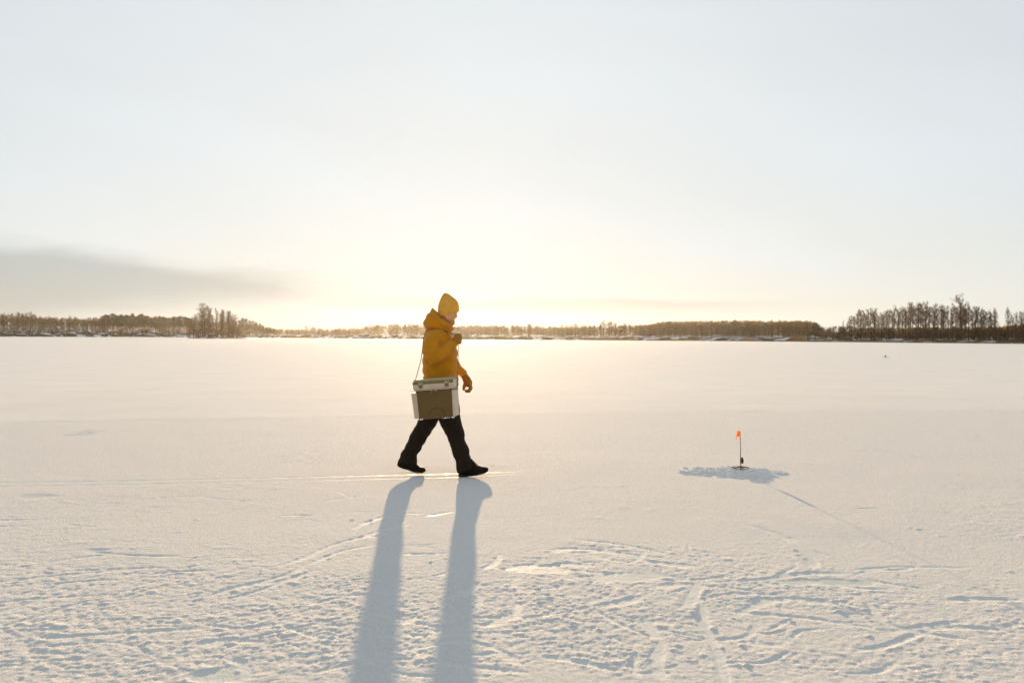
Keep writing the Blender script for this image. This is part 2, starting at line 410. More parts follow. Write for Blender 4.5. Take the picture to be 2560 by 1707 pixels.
V = np.stack([X, Y, Z], -1).reshape(-1, 3)
ii = (np.arange(NR - 1)[:, None] * NC + np.arange(NC - 1)[None, :]).ravel()
F = np.stack([ii, ii + 1, ii + NC + 1, ii + NC], -1)
n0 = len(V)
xs = np.array([-1700, -800, -300, -100, -40, 0, 40, 100, 300, 800, 1700.0]); ys = np.array([-300, -60, -10, 0, 10, 25, 40, 80, 200, 500, 700, 930.0])
FX, FY = np.meshgrid(xs, ys)
V2 = np.stack([FX, FY, np.zeros_like(FX)], -1).reshape(-1, 3)
jj = (np.arange(len(ys) - 1)[:, None] * len(xs) + np.arange(len(xs) - 1)[None, :]).ravel() + n0
F2 = np.stack([jj, jj + 1, jj + len(xs) + 1, jj + len(xs)], -1)
me = np_mesh('frozen_lake', np.vstack([V, V2]), np.vstack([F, F2]))
for nm, arr in (('ice', ice), ('grey', grey)):
    a = me.attributes.new(nm, 'FLOAT', 'POINT')
    a.data.foreach_set('value', np.concatenate([arr.ravel(), np.zeros(len(V2))]).astype(np.float32))
me.materials.append(M_near); me.materials.append(M_far)
me.polygons.foreach_set('material_index', np.concatenate([np.zeros(len(F)), np.ones(len(F2))]).astype(np.int32))
lake = link('frozen_lake', me, smooth=True)
tag(lake, 'snow covered frozen lake with scrapes, clods and patches of bare ice', kind='structure')

def ground_z(x, y):
    i = int(np.clip(np.searchsorted(yy, y), 1, NR - 1)); j = int(np.argmin(np.abs(X[i] - x)))
    return float(Z[i, j])
# ------------------------------------------------------------------ far shore
SHORE = np.array([(-900, 838.5), (0, 841.2), (300, 842.2), (640, 843.7), (820, 845.2), (1000, 847), (1280, 849), (1600, 851), (1920, 853.3), (2230, 856), (2560, 859.3), (3400, 868)])
def shore(px, z=0.0):
    return G(px, float(np.interp(px, SHORE[:, 0], SHORE[:, 1])), z)
def at_depth(px, extra):
    """a point on the ground behind the shoreline in the direction of photo column px"""
    p = shore(px); d = Vector((p.x, p.y)).normalized()
    return Vector((p.x + d.x * extra, p.y + d.y * extra, 0.0))

def mat_bank():
    m = bpy.data.materials.new('snowy_bank'); m.use_nodes = True
    t = m.node_tree; p = t.nodes['Principled BSDF']; p.inputs['Roughness'].default_value = 0.9; p.inputs['Specular IOR Level'].default_value = 0.1
    tcn = t.nodes.new('ShaderNodeTexCoord'); n = t.nodes.new('ShaderNodeTexNoise'); n.inputs['Scale'].default_value = 0.17; n.inputs['Detail'].default_value = 5
    mp = t.nodes.new('ShaderNodeMapping'); mp.inputs['Scale'].default_value = (1, 1, 3.5)
    t.links.new(tcn.outputs['Object'], mp.inputs[0]); t.links.new(mp.outputs[0], n.inputs['Vector'])
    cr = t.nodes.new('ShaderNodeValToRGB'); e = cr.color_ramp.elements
    e[0].position = 0.53; e[0].color = (0.085, 0.062, 0.035, 1); e[1].position = 0.58; e[1].color = (0.62, 0.64, 0.68, 1)  # snow end darkened and blued: backlit shade put into the colour
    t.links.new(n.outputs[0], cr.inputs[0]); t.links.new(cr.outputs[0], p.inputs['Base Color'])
    return m
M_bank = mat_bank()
cols = np.linspace(-850, 3350, 700)
prof = [(-1.0, -0.3), (0.3, 0.18), (2.0, 0.7), (5, 1.1), (10, 1.7), (22, 2.2), (60, 2.6), (160, 2.6)]
bv = []
for k, (dd, zz) in enumerate(prof):
    for i, px in enumerate(cols):
        q = at_depth(px, dd + 1.5 * float(vnoise(np.array([i * 0.21]), np.array([3.0]), 5)[0]) + 4 * float(vnoise(np.array([i * 0.04]), np.array([7.0]), 6)[0]))
        zz_ = zz * float(np.interp(px, [0, 300, 480, 700, 3000], [1.9, 2.0, 1.4, 1.0, 0.85]))
        zv = zz_ * (0.85 + 0.7 * float(vnoise(np.array([i * 0.17]), np.array([k * 1.3]), 9)[0])) if k > 0 else zz
        bv.append((q.x, q.y, zv))
nb = len(cols)
bi = (np.arange(len(prof) - 1)[:, None] * nb + np.arange(nb - 1)[None, :]).ravel()
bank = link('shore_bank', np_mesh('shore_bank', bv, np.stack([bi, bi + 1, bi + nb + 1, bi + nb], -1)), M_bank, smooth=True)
tag(bank, 'low snowy lake shore with brown grass showing through', kind='structure')

# ------------------------------------------------------------------ trees
M_bark = mat('bark', (0.06, 0.042, 0.027), 0.9, 0.1, noise=(3, 0.3))
M_birch = mat('pale_birch_bark', (0.24, 0.20, 0.15), 0.85, 0.1, noise=(4, 0.35))
M_twig = mat('bare_twigs', (0.125, 0.078, 0.032), 0.9, 0.1, noise=(0.6, 0.25), trans=((0.3, 0.19, 0.08), 0.08))
M_needle = mat('pine_needles', (0.05, 0.046, 0.018), 0.8, 0.2, noise=(0.8, 0.35), trans=((0.2, 0.16, 0.05), 0.08))
M_pbark = mat('pine_bark', (0.13, 0.075, 0.042), 0.9, 0.1, noise=(3, 0.3))
M_wood = mat('far_wood', (0.12, 0.092, 0.05), 0.9, 0.1, noise=(0.05, 0.25), trans=((0.38, 0.25, 0.10), 0.16))
M_reed = mat('dry_reeds', (0.33, 0.21, 0.085), 0.9, 0.1, noise=(0.4, 0.25))

class Tris:
    def __init__(s): s.v = []; s.f = []; s.n = 0
    def add(s, v, f):
        v = np.asarray(v, float); s.v.append(v); s.f.append(np.asarray(f) + s.n); s.n += len(v)
    def mesh(s, name): return np_mesh(name, np.vstack(s.v), np.vstack(s.f))

def limb(T, pts, r0, r1, sides=5):
    pts = np.asarray(pts, float); n = len(pts); rings = []
    for i, p in enumerate(pts):
        d = pts[min(i + 1, n - 1)] - pts[max(i - 1, 0)]; d /= np.linalg.norm(d) + 1e-9
        a = np.cross(d, (0.3, 0.9, 0.2)); a /= np.linalg.norm(a) + 1e-9; b = np.cross(d, a)
        r = r0 + (r1 - r0) * i / (n - 1)
        th = np.linspace(0, 2 * math.pi, sides, endpoint=False)
        rings.append(p + r * (np.cos(th)[:, None] * a + np.sin(th)[:, None] * b))
    f = []
    for i in range(n - 1):
        for k in range(sides):
            q = (k + 1) % sides; A = i * sides
            f += [(A + k, A + q, A + sides + q), (A + k, A + sides + q, A + sides + k)]
    T.add(np.vstack(rings), f)

def bare_tree_meshes(name, h, spread, base, rg, twigs=5, upright=0.75):
    trunk = Tris(); crown = Tris()
    lean = rg.normal(0, 0.02, 2)
    tz = np.linspace(0, 1, 7)
    wob = np.cumsum(rg.normal(0, 0.012 * h, (7, 2)), 0) * tz[:, None]
    tp = np.stack([lean[0] * h * tz + wob[:, 0], lean[1] * h * tz + wob[:, 1], h * 0.97 * tz - 0.4 * (tz == 0)], -1)
    limb(trunk, tp, 0.016 * h + 0.05, 0.03, 6)
    tw_v = []
    nb_ = int(20 + h * 1.0)
    for i in range(nb_):
        t = base + (0.97 - base) * (i + rg.random()) / nb_
        p0 = np.array([np.interp(t, tz, tp[:, k]) for k in range(3)])
        a = rg.uniform(0, 2 * math.pi)
        frac = (t - base) / (1 - base)
        ln = spread * (0.35 + 0.65 * math.sin(math.pi * min(1, 0.22 + 0.75 * frac))) * rg.uniform(0.6, 1.15)
        d = np.array([math.cos(a), math.sin(a), upright * rg.uniform(0.7, 1.5)]); d /= np.linalg.norm(d)
        pts = [p0]; dd = d.copy()
        for k in range(3):
            dd = dd + rg.normal(0, 0.16, 3) + (0, 0, 0.10); dd /= np.linalg.norm(dd)
            pts.append(pts[-1] + dd * ln / 3)
        limb(crown, pts, 0.035 + 0.003 * h * (1 - t), 0.012, 3)
        for j in range(7):
            q = rg.uniform(0.2, 1.0) * 3; k = min(int(q), 2)
            s0 = pts[k] + (pts[k + 1] - pts[k]) * (q - k)
            e = dd * 0.6 + rg.normal(0, 0.55, 3) + (0, 0, 0.35); e /= np.linalg.norm(e)
            l2 = ln * rg.uniform(0.25, 0.55)
            s1 = s0 + e * l2
            tw_v.append((s0, s1, 0.03))
            for q2 in range(twigs):
                b0 = s0 + e * l2 * rg.uniform(0.2, 1.0)
                g = e * 0.5 + rg.normal(0, 0.6, 3) + (0, 0, 0.25); g /= np.linalg.norm(g)
                tw_v.append((b0, b0 + g * l2 * rg.uniform(0.4, 0.9), 0.022))
    for (a0, a1, r) in tw_v:
        d = a1 - a0; s = np.cross(d, rg.normal(0, 1, 3)); s *= r / (np.linalg.norm(s) + 1e-9)
        crown.add([a0 - s, a0 + s, a1], [(0, 1, 2)])
    return trunk.mesh(name + '_trunk'), crown.mesh(name + '_crown')

def pine_meshes(name, h, rg, base=0.45, wide=0.17):
    trunk = Tris(); crown = Tris()
    limb(trunk, [(0, 0, -0.4), (0.01 * h, 0, 0.5 * h), (0.0, 0.01 * h, 0.97 * h)], 0.016 * h + 0.03, 0.03, 6)
    clumps = []
    for i in range(34):
        t = base + (1 - base) * (i / 33) ** 0.9
        r = wide * h * (1.0 - 0.72 * ((t - base) / (1 - base)) ** 1.6) * rg.uniform(0.35, 1.0)
        a = rg.uniform(0, 2 * math.pi)
        c = np.array([r * math.cos(a), r * math.sin(a), t * h]); clumps.append(c)
        limb(crown, [(0, 0, t * h - 0.25 * r), c], 0.05, 0.02, 3)
    for c in clumps:
        n = 46; rr = 0.055 * h * rg.uniform(0.7, 1.3)
        p = rg.normal(0, 1, (n, 3)); p /= np.linalg.norm(p, axis=1)[:, None]
        p = c + p * (rg.random(n) ** 0.4)[:, None] * rr * np.array([1.25, 1.25, 0.6])
        u1 = rg.normal(0, 1, (n, 3)); u1 *= (0.16 / np.linalg.norm(u1, axis=1))[:, None] * rg.uniform(0.7, 1.5, (n, 1))
        u2 = rg.normal(0, 1, (n, 3)); u2 *= (0.16 / np.linalg.norm(u2, axis=1))[:, None] * rg.uniform(0.7, 1.5, (n, 1))
        v = np.stack([p - u1, p + u1, p + u2 * 1.6], 1).reshape(-1, 3)
        crown.add(v, np.arange(3 * n).reshape(-1, 3))
    return trunk.mesh(name + '_trunk'), crown.mesh(name + '_crown')

rg = np.random.default_rng(21)
ONES = 'zeroth first second third fourth fifth sixth seventh eighth ninth tenth eleventh twelfth thirteenth fourteenth fifteenth sixteenth seventeenth eighteenth nineteenth'.split()
def nth(k):
    if k < 20: return ONES[k]
    t, o = divmod(k, 10); T_ = {2: 'twent', 3: 'thirt', 4: 'fort', 5: 'fift', 6: 'sixt', 7: 'sevent', 8: 'eight', 9: 'ninet'}[t]
    return T_ + 'ieth' if o == 0 else T_ + 'y-' + ONES[o]
ALDER = [bare_tree_meshes('alder', 13, rg.uniform(2.0, 2.8), rg.uniform(0.18, 0.38), rg, 10, 0.95) for _ in range(8)]
BROAD = [bare_tree_meshes('broad', 13, rg.uniform(3.0, 3.9), rg.uniform(0.12, 0.25), rg, 11, 0.6) for _ in range(5)]
BIRCH = [bare_tree_meshes('birch', 13, rg.uniform(1.3, 1.9), rg.uniform(0.3, 0.5), rg, 7, 1.1) for _ in range(5)]
PINE = [pine_meshes('pine', 13, rg, rg.uniform(0.35, 0.5), rg.uniform(0.14, 0.19)) for _ in range(5)]
BUSH = [bare_tree_meshes('bush', 3.2, 1.5, 0.05, rg, 8, 0.7) for _ in range(3)]
for kind_, mt_, mc_ in ((ALDER, M_bark, M_twig), (BROAD, M_bark, M_twig), (BIRCH, M_birch, M_twig), (PINE, M_pbark, M_needle), (BUSH, M_bark, M_twig)):
    for a, b in kind_: a.materials.append(mt_); b.materials.append(mc_)

def tree(name, meshes, loc, h, base_h=13.0, widen=1.0, label=None, group=None, cat='tree'):
    s = h / base_h
    e = empty(name, loc, rg.uniform(0, 6.28)); e.scale = (s * widen, s * widen, s)
    tr = link('trunk', meshes[0], None, e); cr = link('crown', meshes[1], None, e)
    tag(e, label, cat, group)
    return e

def horizon(px): return 836 + 0.0046875 * px
def tree_px(name, kind_, px, extra, top_y, label, group, widen=1.0, base=0.6, cat='tree', base_h=13.0):
    p = at_depth(px, extra)
    dist = p.y * fwd.y
    h = (CAM.z - base) + (horizon(px) - top_y) * dist / FPX
    p.z = base - 0.2
    return tree(name, kind_[rg.integers(len(kind_))], p, max(h, 1.5), base_h, widen, label, group, cat)

def prof_y(tab, px): return float(np.interp(px, [t[0] for t in tab], [t[1] for t in tab]))

# the grove of bare alders on the right shore
GROVE = [(2105, 806), (2118, 795), (2130, 783), (2150, 772), (2180, 770), (2200, 776), (2230, 768), (2250, 763), (2275, 754), (2300, 762), (2320, 757), (2350, 765), (2400, 762), (2430, 764), (2480, 770), (2495, 780)]
for i in range(58):
    px = 2110 + 380 * i / 57 + rg.uniform(-3.2, 3.2)
    tree_px('alder_tree', ALDER, px, rg.uniform(4, 26), prof_y(GROVE, px) + rg.uniform(-4, 12), nth(i + 1) + ' bare tree from the left end of the dense right shore grove', 'bare trees of the right shore grove', rg.uniform(0.7, 1.15), 0.9)
tree_px('alder_tree', ALDER, 2404, 24, 737, 'tallest bare tree rising above the grove on the right shore', None, 1.2, 0.9)
for i, (px, ty) in enumerate(((2520, 768), (2531, 785), (2540, 780), (2551, 777), (2562, 779), (2574, 774), (2590, 780), (2610, 776), (2640, 770))):
    tree_px('alder_tree', ALDER, px, rg.uniform(5, 20), ty, nth(i + 1) + ' thin bare tree to the right of the right shore grove', 'bare trees at the right edge', rg.uniform(0.8, 1.1), 0.9)
for i in range(60):                                   # undergrowth along the grove
    px = 2090 + 490 * i / 59 + rg.uniform(-3.8, 3.8)
    tree_px('bare_bush', BUSH, px, rg.uniform(6, 22), 826 + rg.uniform(-9, 9), nth(i + 1) + ' low bare bush from the left under the right shore grove', 'undergrowth on the right shore', rg.uniform(1.0, 1.7), 0.8, 'bush', 3.2)
# small island on the left
isl = G(528, 846.2, 0.0)
Ti = Tris(); th = np.linspace(0, 2 * math.pi, 48, endpoint=False); rows = []
for rr_, zz_ in ((1.08, -0.2), (1.0, 0.12), (0.85, 0.35), (0.5, 0.6), (0.02, 0.7)):
    wv = 1 + 0.12 * np.sin(3 * th + 1) + 0.07 * np.sin(7 * th)
    rows.append(np.stack([isl.x + 12.5 * rr_ * wv * np.cos(th), isl.y + 5 + 6 * rr_ * wv * np.sin(th), np.full(48, zz_)], -1))
f_ = []
for r_ in range(4):
    for k in range(48):
        q = (k + 1) % 48; f_ += [(r_ * 48 + k, r_ * 48 + q, r_ * 48 + 48 + q), (r_ * 48 + k, r_ * 48 + 48 + q, r_ * 48 + 48 + k)]
Ti.add(np.vstack(rows), f_)
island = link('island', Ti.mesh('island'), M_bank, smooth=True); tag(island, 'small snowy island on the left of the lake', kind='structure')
ISL = [(470, 795, 1.0), (478, 786, 1.1), (486, 783, 1.1), (493, 772, 1.0), (500, 759, .95), (506, 764, .9), (511, 768, .9), (519, 786, .6), (526, 770, .7), (537, 776, .85), (542, 772, .9), (549, 780, .8), (558, 775, .8), (563, 779, .9), (570, 785, 1.0), (576, 792, .9)]
for k_, (px, ty, wd) in enumerate(ISL):
    dist = isl.y + rg.uniform(1, 9)
    p = Vector((isl.x + (px - 526) * dist / FPX, dist, 0.35))
    tree('island_tree', (BROAD if wd > 0.92 else ALDER)[rg.integers(5)], p, (horizon(px) - ty) * dist / FPX + 0.8, 13, wd * 1.05,
         'tallest bare tree on the small island' if ty < 760 else nth(k_ + 1) + ' bare tree from the left end of the small island', None if ty < 760 else 'bare trees on the small island')
for i in range(12):
    dist = isl.y + rg.uniform(1, 8); px = 466 + 116 * i / 11
    p = Vector((isl.x + (px - 526) * dist / FPX, dist, 0.3))
    tree('bare_bush', BUSH[rg.integers(3)], p, rg.uniform(2.6, 4.4), 3.2, 1.5, nth(i + 1) + ' low bush from the left under the small island trees', 'brush on the small island', 'bush')
# left wood: birches at the edge, then pines
LEFT = [(-300, 778), (0, 783), (40, 782), (75, 780), (110, 786), (130, 789), (160, 791), (180, 790), (250, 791), (262, 787), (280, 784), (340, 783), (352, 785), (390, 789), (420, 789), (440, 791), (465, 790), (560, 800), (580, 798), (612, 795), (625, 801), (640, 803), (655, 812), (670, 818), (690, 821)]
for i in range(64):
    px = -50 + 315 * i / 63 + rg.uniform(-2.2, 2.2)
    tree_px('birch_tree', BIRCH if rg.random() < 0.7 else ALDER, px, rg.uniform(14, 45), prof_y(LEFT, px) + rg.uniform(-2, 9), nth(i + 1) + ' slender bare birch from the left in the left wood', 'birches of the left wood', rg.uniform(0.9, 1.5), 3.0)
for i in range(52):
    px = 255 + 222 * i / 51 + rg.uniform(-2, 2)
    tree_px('pine_tree', PINE, px, rg.uniform(16, 60), prof_y(LEFT, px) + rg.uniform(-1, 8), nth(i + 1) + ' dark pine counting from the birches towards the island', 'pines of the left wood', rg.uniform(0.9, 1.3), 3.0)
for k_, (px, ty) in enumerate(((562, 803), (570, 800), (580, 799), (589, 803), (598, 800), (606, 795), (615, 796), (624, 801), (632, 802), (640, 805), (649, 808), (657, 813), (666, 818), (676, 821), (685, 823))):
    tree_px('pine_tree', PINE, px, rg.uniform(10, 40), ty, nth(k_ + 1) + ' pine counting rightwards from the small island', 'pines right of the small island', rg.uniform(0.9, 1.2), 1.2)
# trees along the middle and right-middle shore
MID = [(690, 826), (760, 816), (775, 812), (795, 814), (810, 823), (880, 820), (960, 822), (1050, 820), (1140, 822), (1170, 812), (1182, 809), (1200, 815), (1250, 818), (1300, 808), (1315, 804), (1345, 810), (1372, 817), (1400, 811), (1440, 804), (1455, 807), (1470, 812), (1490, 806), (1512, 801), (1535, 799), (1550, 805), (1575, 810), (1595, 814), (1603, 822), (1615, 812), (1625, 809), (1640, 808), (1700, 818), (1750, 812), (1800, 822), (1850, 815), (1900, 808), (1915, 803), (1945, 800), (1965, 803), (2000, 801), (2035, 800), (2050, 812)]
n_side = [0, 0]
for i in range(120):
    px = 692 + 1352 * i / 119 + rg.uniform(-5, 5)
    if 1030 < px < 1160 and rg.random() < 0.4: continue
    far = px > 1620; sd = int(px > 1110); n_side[sd] += 1
    tree_px('shore_tree', BROAD if rg.random() < 0.65 else ALDER, px, rg.uniform(8, 50), prof_y(MID, px) + rg.uniform(-1, 10 if not far else 16), nth(n_side[sd]) + (' bare far shore tree right of the walker, counting rightwards' if sd else ' bare far shore tree counting from the left pines to the walker'), 'trees along the far shore', rg.uniform(0.9, 1.4), 1.2)
tree_px('spruce_tree', PINE, 2038, 6, 808, 'dark evergreen leaning by the gap left of the right shore grove', None, 1.7, 0.6)
for k_, (px, ty) in enumerate(((2020, 826), (2052, 820), (2066, 822), (2082, 818), (2096, 817))):
    tree_px('bare_bush', BUSH, px, rg.uniform(4, 12), ty, nth(k_ + 1) + ' bare bush from the left in the gap before the right shore grove', 'bushes in the gap', 1.3, 0.6, 'bush', 3.2)
n_scrub = 0
for i in range(46):
    px = -30 + 720 * i / 45 + rg.uniform(-7, 7)
    if 455 < px < 590: continue
    n_scrub += 1
    tree_px('bare_bush', BUSH, px, rg.uniform(2, 14), 826 + rg.uniform(-4, 8), nth(n_scrub) + ' scrubby bush from the left on the bank below the left wood', 'scrub on the left bank', rg.uniform(1, 1.6), 0.8, 'bush', 3.2)

# wooded slopes behind: one mass that cannot be told apart
HILL = [(-900, 778), (-400, 783), (0, 787), (130, 793), (250, 796), (300, 789), (400, 792), (470, 796), (560, 805), (640, 810), (690, 822), (820, 822), (900, 819), (935, 812), (1000, 810), (1060, 812), (1120, 815), (1180, 814), (1270, 814), (1400, 818), (1560, 814), (1620, 812), (1660, 804), (1720, 803), (1800, 803), (1880, 802), (2040, 804), (2060, 830), (2110, 834), (2140, 823), (2300, 820), (2480, 822), (2520, 815), (2600, 805), (3000, 800)]
Tw = []
n_far = 6600
pxs = rg.uniform(-840, 3340, n_far); exs = rg.uniform(55, 150, n_far)
K = 34
for px, ex in zip(pxs, exs):
    if 690 < px < 1600 and rg.random() < 0.45: continue  # wood thinned here; sky through the gaps stands in for haze
    p = at_depth(px, ex); dist = p.y
    ty = prof_y(HILL, px) + rg.uniform(0, 9)
    zt = CAM.z + (horizon(px) - ty) * dist / FPX
    r = rg.uniform(1.6, 2.8)
    c = rg.normal(0, 0.5, (K, 3)) * (r * 0.7, r * 0.7, 0); hz = rg.random(K) ** 0.75
    zc = 2.0 + hz * (zt - 2.0)
    c[:, :2] *= (1.35 - 0.9 * hz)[:, None]
    c += (p.x, p.y, 0); c[:, 2] = zc
    u1 = rg.normal(0, 1, (K, 3)) * 0.32; u2 = rg.normal(0, 1, (K, 3)) * 0.32 + (0, 0, 0.5)
    Tw.append(np.stack([c - u1, c + u1, c + u2], 1).reshape(-1, 3))
Tw = np.vstack(Tw)
wood = link('far_wood', np_mesh('far_wood', Tw, np.arange(len(Tw)).reshape(-1, 3)), M_wood)
tag(wood, 'hazy bare woods covering the slopes behind the far shore', 'wood', kind='stuff')

# dry reeds at the water's edge
rv = []
for a, b, n, hh in ((1972, 2018, 1500, 2.6), (1390, 1600, 2600, 1.3), (1240, 1290, 500, 1.4), (718, 775, 900, 1.5), (1660, 1760, 900, 1.0), (1840, 1900, 700, 1.3), (2050, 2560, 3600, 0.8), (1000, 1160, 900, 0.9), (0, 440, 1500, 0.8), (1290, 1400, 700, 0.6), (470, 600, 500, 0.6)):
    for k in range(n):
        px = rg.uniform(a, b); t = (px - a) / (b - a)
        q = at_depth(px, rg.uniform(-1.5, 3.5)) if a != 470 else Vector((isl.x + (px - 528) * 0.18, isl.y + rg.uniform(-1, 2), 0))
        hgt = hh * rg.uniform(0.5, 1.1) * (0.45 + 0.55 * math.sin(math.pi * t)); w = 0.05
        l_ = rg.normal(0, 0.2)
        rv.append([(q.x - w, q.y, 0), (q.x + w, q.y, 0), (q.x + l_, q.y + rg.normal(0, 0.1), hgt + 0.2)])
rv = np.array(rv).reshape(-1, 3)
reeds = link('dry_reeds', np_mesh('dry_reeds', rv, np.arange(len(rv)).reshape(-1, 3)), M_reed)
tag(reeds, 'golden brown dry reeds along the far water edge', 'reeds', kind='stuff')

# ------------------------------------------------------------------ cold air lit from behind
bmh = bmesh.new(); bmesh.ops.create_cube(bmh, size=1.0)
meh = bpy.data.meshes.new('haze'); bmh.to_mesh(meh); bmh.free()
hz_m = bpy.data.materials.new('haze'); hz_m.use_nodes = True; ht = hz_m.node_tree; ht.nodes.clear()
pv = ht.nodes.new('ShaderNodeVolumePrincipled'); pv.inputs['Color'].default_value = (0.95, 0.95, 0.95, 1)
pv.inputs['Density'].default_value = 2.3e-5; pv.inputs['Anisotropy'].default_value = 0.78
ho = ht.nodes.new('ShaderNodeOutputMaterial'); ht.links.new(pv.outputs[0], ho.inputs['Volume'])
haze = link('haze', meh, hz_m)
haze.scale = (3500, 1260, 23); haze.location = (0, 315, 10.4)
tag(haze, 'pale cold air over the whole lake', kind='stuff')
#NEXT2#
# ------------------------------------------------------------------ the walking person
P0 = G(1110, 1187)
S = (P0 - CAM).dot(fwd) / FPX                     # metres per photograph pixel at the person
PZ = GZ
def W2(px, py, y=0.0):
    """person-local point from photo outline coordinates plus a depth offset in metres"""
    return Vector(((px - 1110) * S, y, (1187 - py) * S))

def loft_bm(bm, secs, n=28, power=2.3, cap=True):
    """secs: (p1, p2, ycentre, half_depth): each section is an ellipse spanned by two outline points and a depth"""
    rings = []
    for p1, p2, yc, hd in secs:
        a = W2(*p1); b = W2(*p2); c = (a + b) / 2; e = (b - a) / 2
        ring = []
        for k in range(n):
            t = 2 * math.pi * k / n; co, si = math.cos(t), math.sin(t)
            sc = (abs(co) ** power + abs(si) ** power) ** (-1 / power)
            v = c + e * (co * sc) + Vector((0, yc + hd * si * sc, 0))
            ring.append(bm.verts.new(v))
        rings.append(ring)
    for r0, r1 in zip(rings, rings[1:]):
        for k in range(n):
            q = (k + 1) % n
            bm.faces.new((r0[k], r0[q], r1[q], r1[k]))
    if cap:
        bm.faces.new(rings[0][::-1]); bm.faces.new(rings[-1])
    return rings

def tube_bm(bm, pts, rad, n=14, flat=None):
    """tapered tube with rounded ends through person-local points"""
    pts = [Vector(p) for p in pts]; rings = []
    d0 = (pts[1] - pts[0]).normalized(); d1 = (pts[-1] - pts[-2]).normalized()
    P = [(pts[0] - d0 * rad[0] * 0.75, rad[0] * 0.5, d0), ] + [None] * len(pts) + [(pts[-1] + d1 * rad[-1] * 0.75, rad[-1] * 0.5, d1)]
    for i, p in enumerate(pts):
        d = (pts[min(i + 1, len(pts) - 1)] - pts[max(i - 1, 0)]).normalized()
        P[i + 1] = (p, rad[i], d)
    prev = None
    for p, r, d in P:
        a = (prev - d * prev.dot(d)).normalized() if prev is not None else d.orthogonal().normalized()
        prev = a; b = d.cross(a)
        rings.append([bm.verts.new(p + (a * math.cos(2 * math.pi * k / n) + b * math.sin(2 * math.pi * k / n)) * r) for k in range(n)])
    for r0, r1 in zip(rings, rings[1:]):
        for k in range(n): bm.faces.new((r0[k], r0[(k + 1) % n], r1[(k + 1) % n], r1[k]))
    bm.faces.new(rings[0][::-1]); bm.faces.new(rings[-1])

def ball_bm(bm, c, r, seg=16):
    m_ = Matrix.Translation(c) @ Matrix.Diagonal((*r, 1)) if not isinstance(r, float) else Matrix.Translation(c) @ Matrix.Scale(r, 4)
    bmesh.ops.create_uvsphere(bm, u_segments=seg, v_segments=seg // 2 + 2, radius=1.0, matrix=m_)

def fused(name, bm, voxel, smooth_it=4, smooth_f=0.5):
    """union of overlapping closed shapes as one continuous skin"""
    bmesh.ops.recalc_face_normals(bm, faces=bm.faces)
    me0 = bpy.data.meshes.new(name + '_raw'); bm.to_mesh(me0); bm.free()
    o = bpy.data.objects.new(name + '_raw', me0); coll.objects.link(o)
    r = o.modifiers.new('r', 'REMESH'); r.mode = 'VOXEL'; r.voxel_size = voxel; r.use_smooth_shade = True
    sm = o.modifiers.new('s', 'SMOOTH'); sm.factor = smooth_f; sm.iterations = smooth_it
    dg = bpy.context.evaluated_depsgraph_get()
    out = bpy.data.meshes.new_from_object(o.evaluated_get(dg)); out.name = name
    bpy.data.objects.remove(o); bpy.data.meshes.remove(me0)
    return out

def crease(me, fn):
    """push every vertex along its normal by fn(x, y, z) metres: folds and quilting of cloth"""
    n = len(me.vertices); co = np.empty(n * 3, np.float32); no = np.empty(n * 3, np.float32)
    me.vertices.foreach_get('co', co); me.vertices.foreach_get('normal', no)
    co = co.reshape(-1, 3).astype(float); no = no.reshape(-1, 3)
    co += no * fn(co[:, 0], co[:, 1], co[:, 2])[:, None]
    me.vertices.foreach_set('co', co.astype(np.float32).ravel()); me.update()

def noise3(x, y, z, f, seed):
    return (vnoise(x * f + 3.1, z * f, seed) + vnoise(y * f + 1.7, z * f + 5, seed + 1) + vnoise(x * f, y * f + 9, seed + 2)) / 1.6

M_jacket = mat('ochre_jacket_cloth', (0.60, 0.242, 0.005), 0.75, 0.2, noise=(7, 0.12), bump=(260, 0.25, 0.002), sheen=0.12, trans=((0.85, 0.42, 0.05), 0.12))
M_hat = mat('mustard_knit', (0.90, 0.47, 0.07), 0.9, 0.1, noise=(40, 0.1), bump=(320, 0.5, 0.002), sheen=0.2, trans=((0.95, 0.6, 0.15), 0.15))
M_trouser = mat('dark_brown_trousers', (0.017, 0.0085, 0.0035), 0.85, 0.25, noise=(9, 0.2), bump=(180, 0.25, 0.002))
M_boot = mat('black_boot_leather', (0.012, 0.008, 0.005), 0.75, 0.15, bump=(90, 0.3, 0.002))
M_sole = mat('boot_rubber', (0.012, 0.011, 0.010), 0.7, 0.3)
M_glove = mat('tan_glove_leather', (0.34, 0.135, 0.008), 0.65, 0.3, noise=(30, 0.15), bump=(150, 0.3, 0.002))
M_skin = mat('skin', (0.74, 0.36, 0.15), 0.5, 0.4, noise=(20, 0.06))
M_beard = mat('short_beard', (0.50, 0.25, 0.09), 0.9, 0.1, noise=(120, 0.2), bump=(500, 0.8, 0.003))
M_strap = mat('brown_webbing', (0.16, 0.085, 0.03), 0.8, 0.2)
M_lace = mat('boot_lace', (0.25, 0.2, 0.15), 0.8, 0.2)

person = empty('person', (P0.x, P0.y, PZ))
tag(person, 'person in ochre hooded winter jacket and dark trousers walking across the ice with a box', 'person')

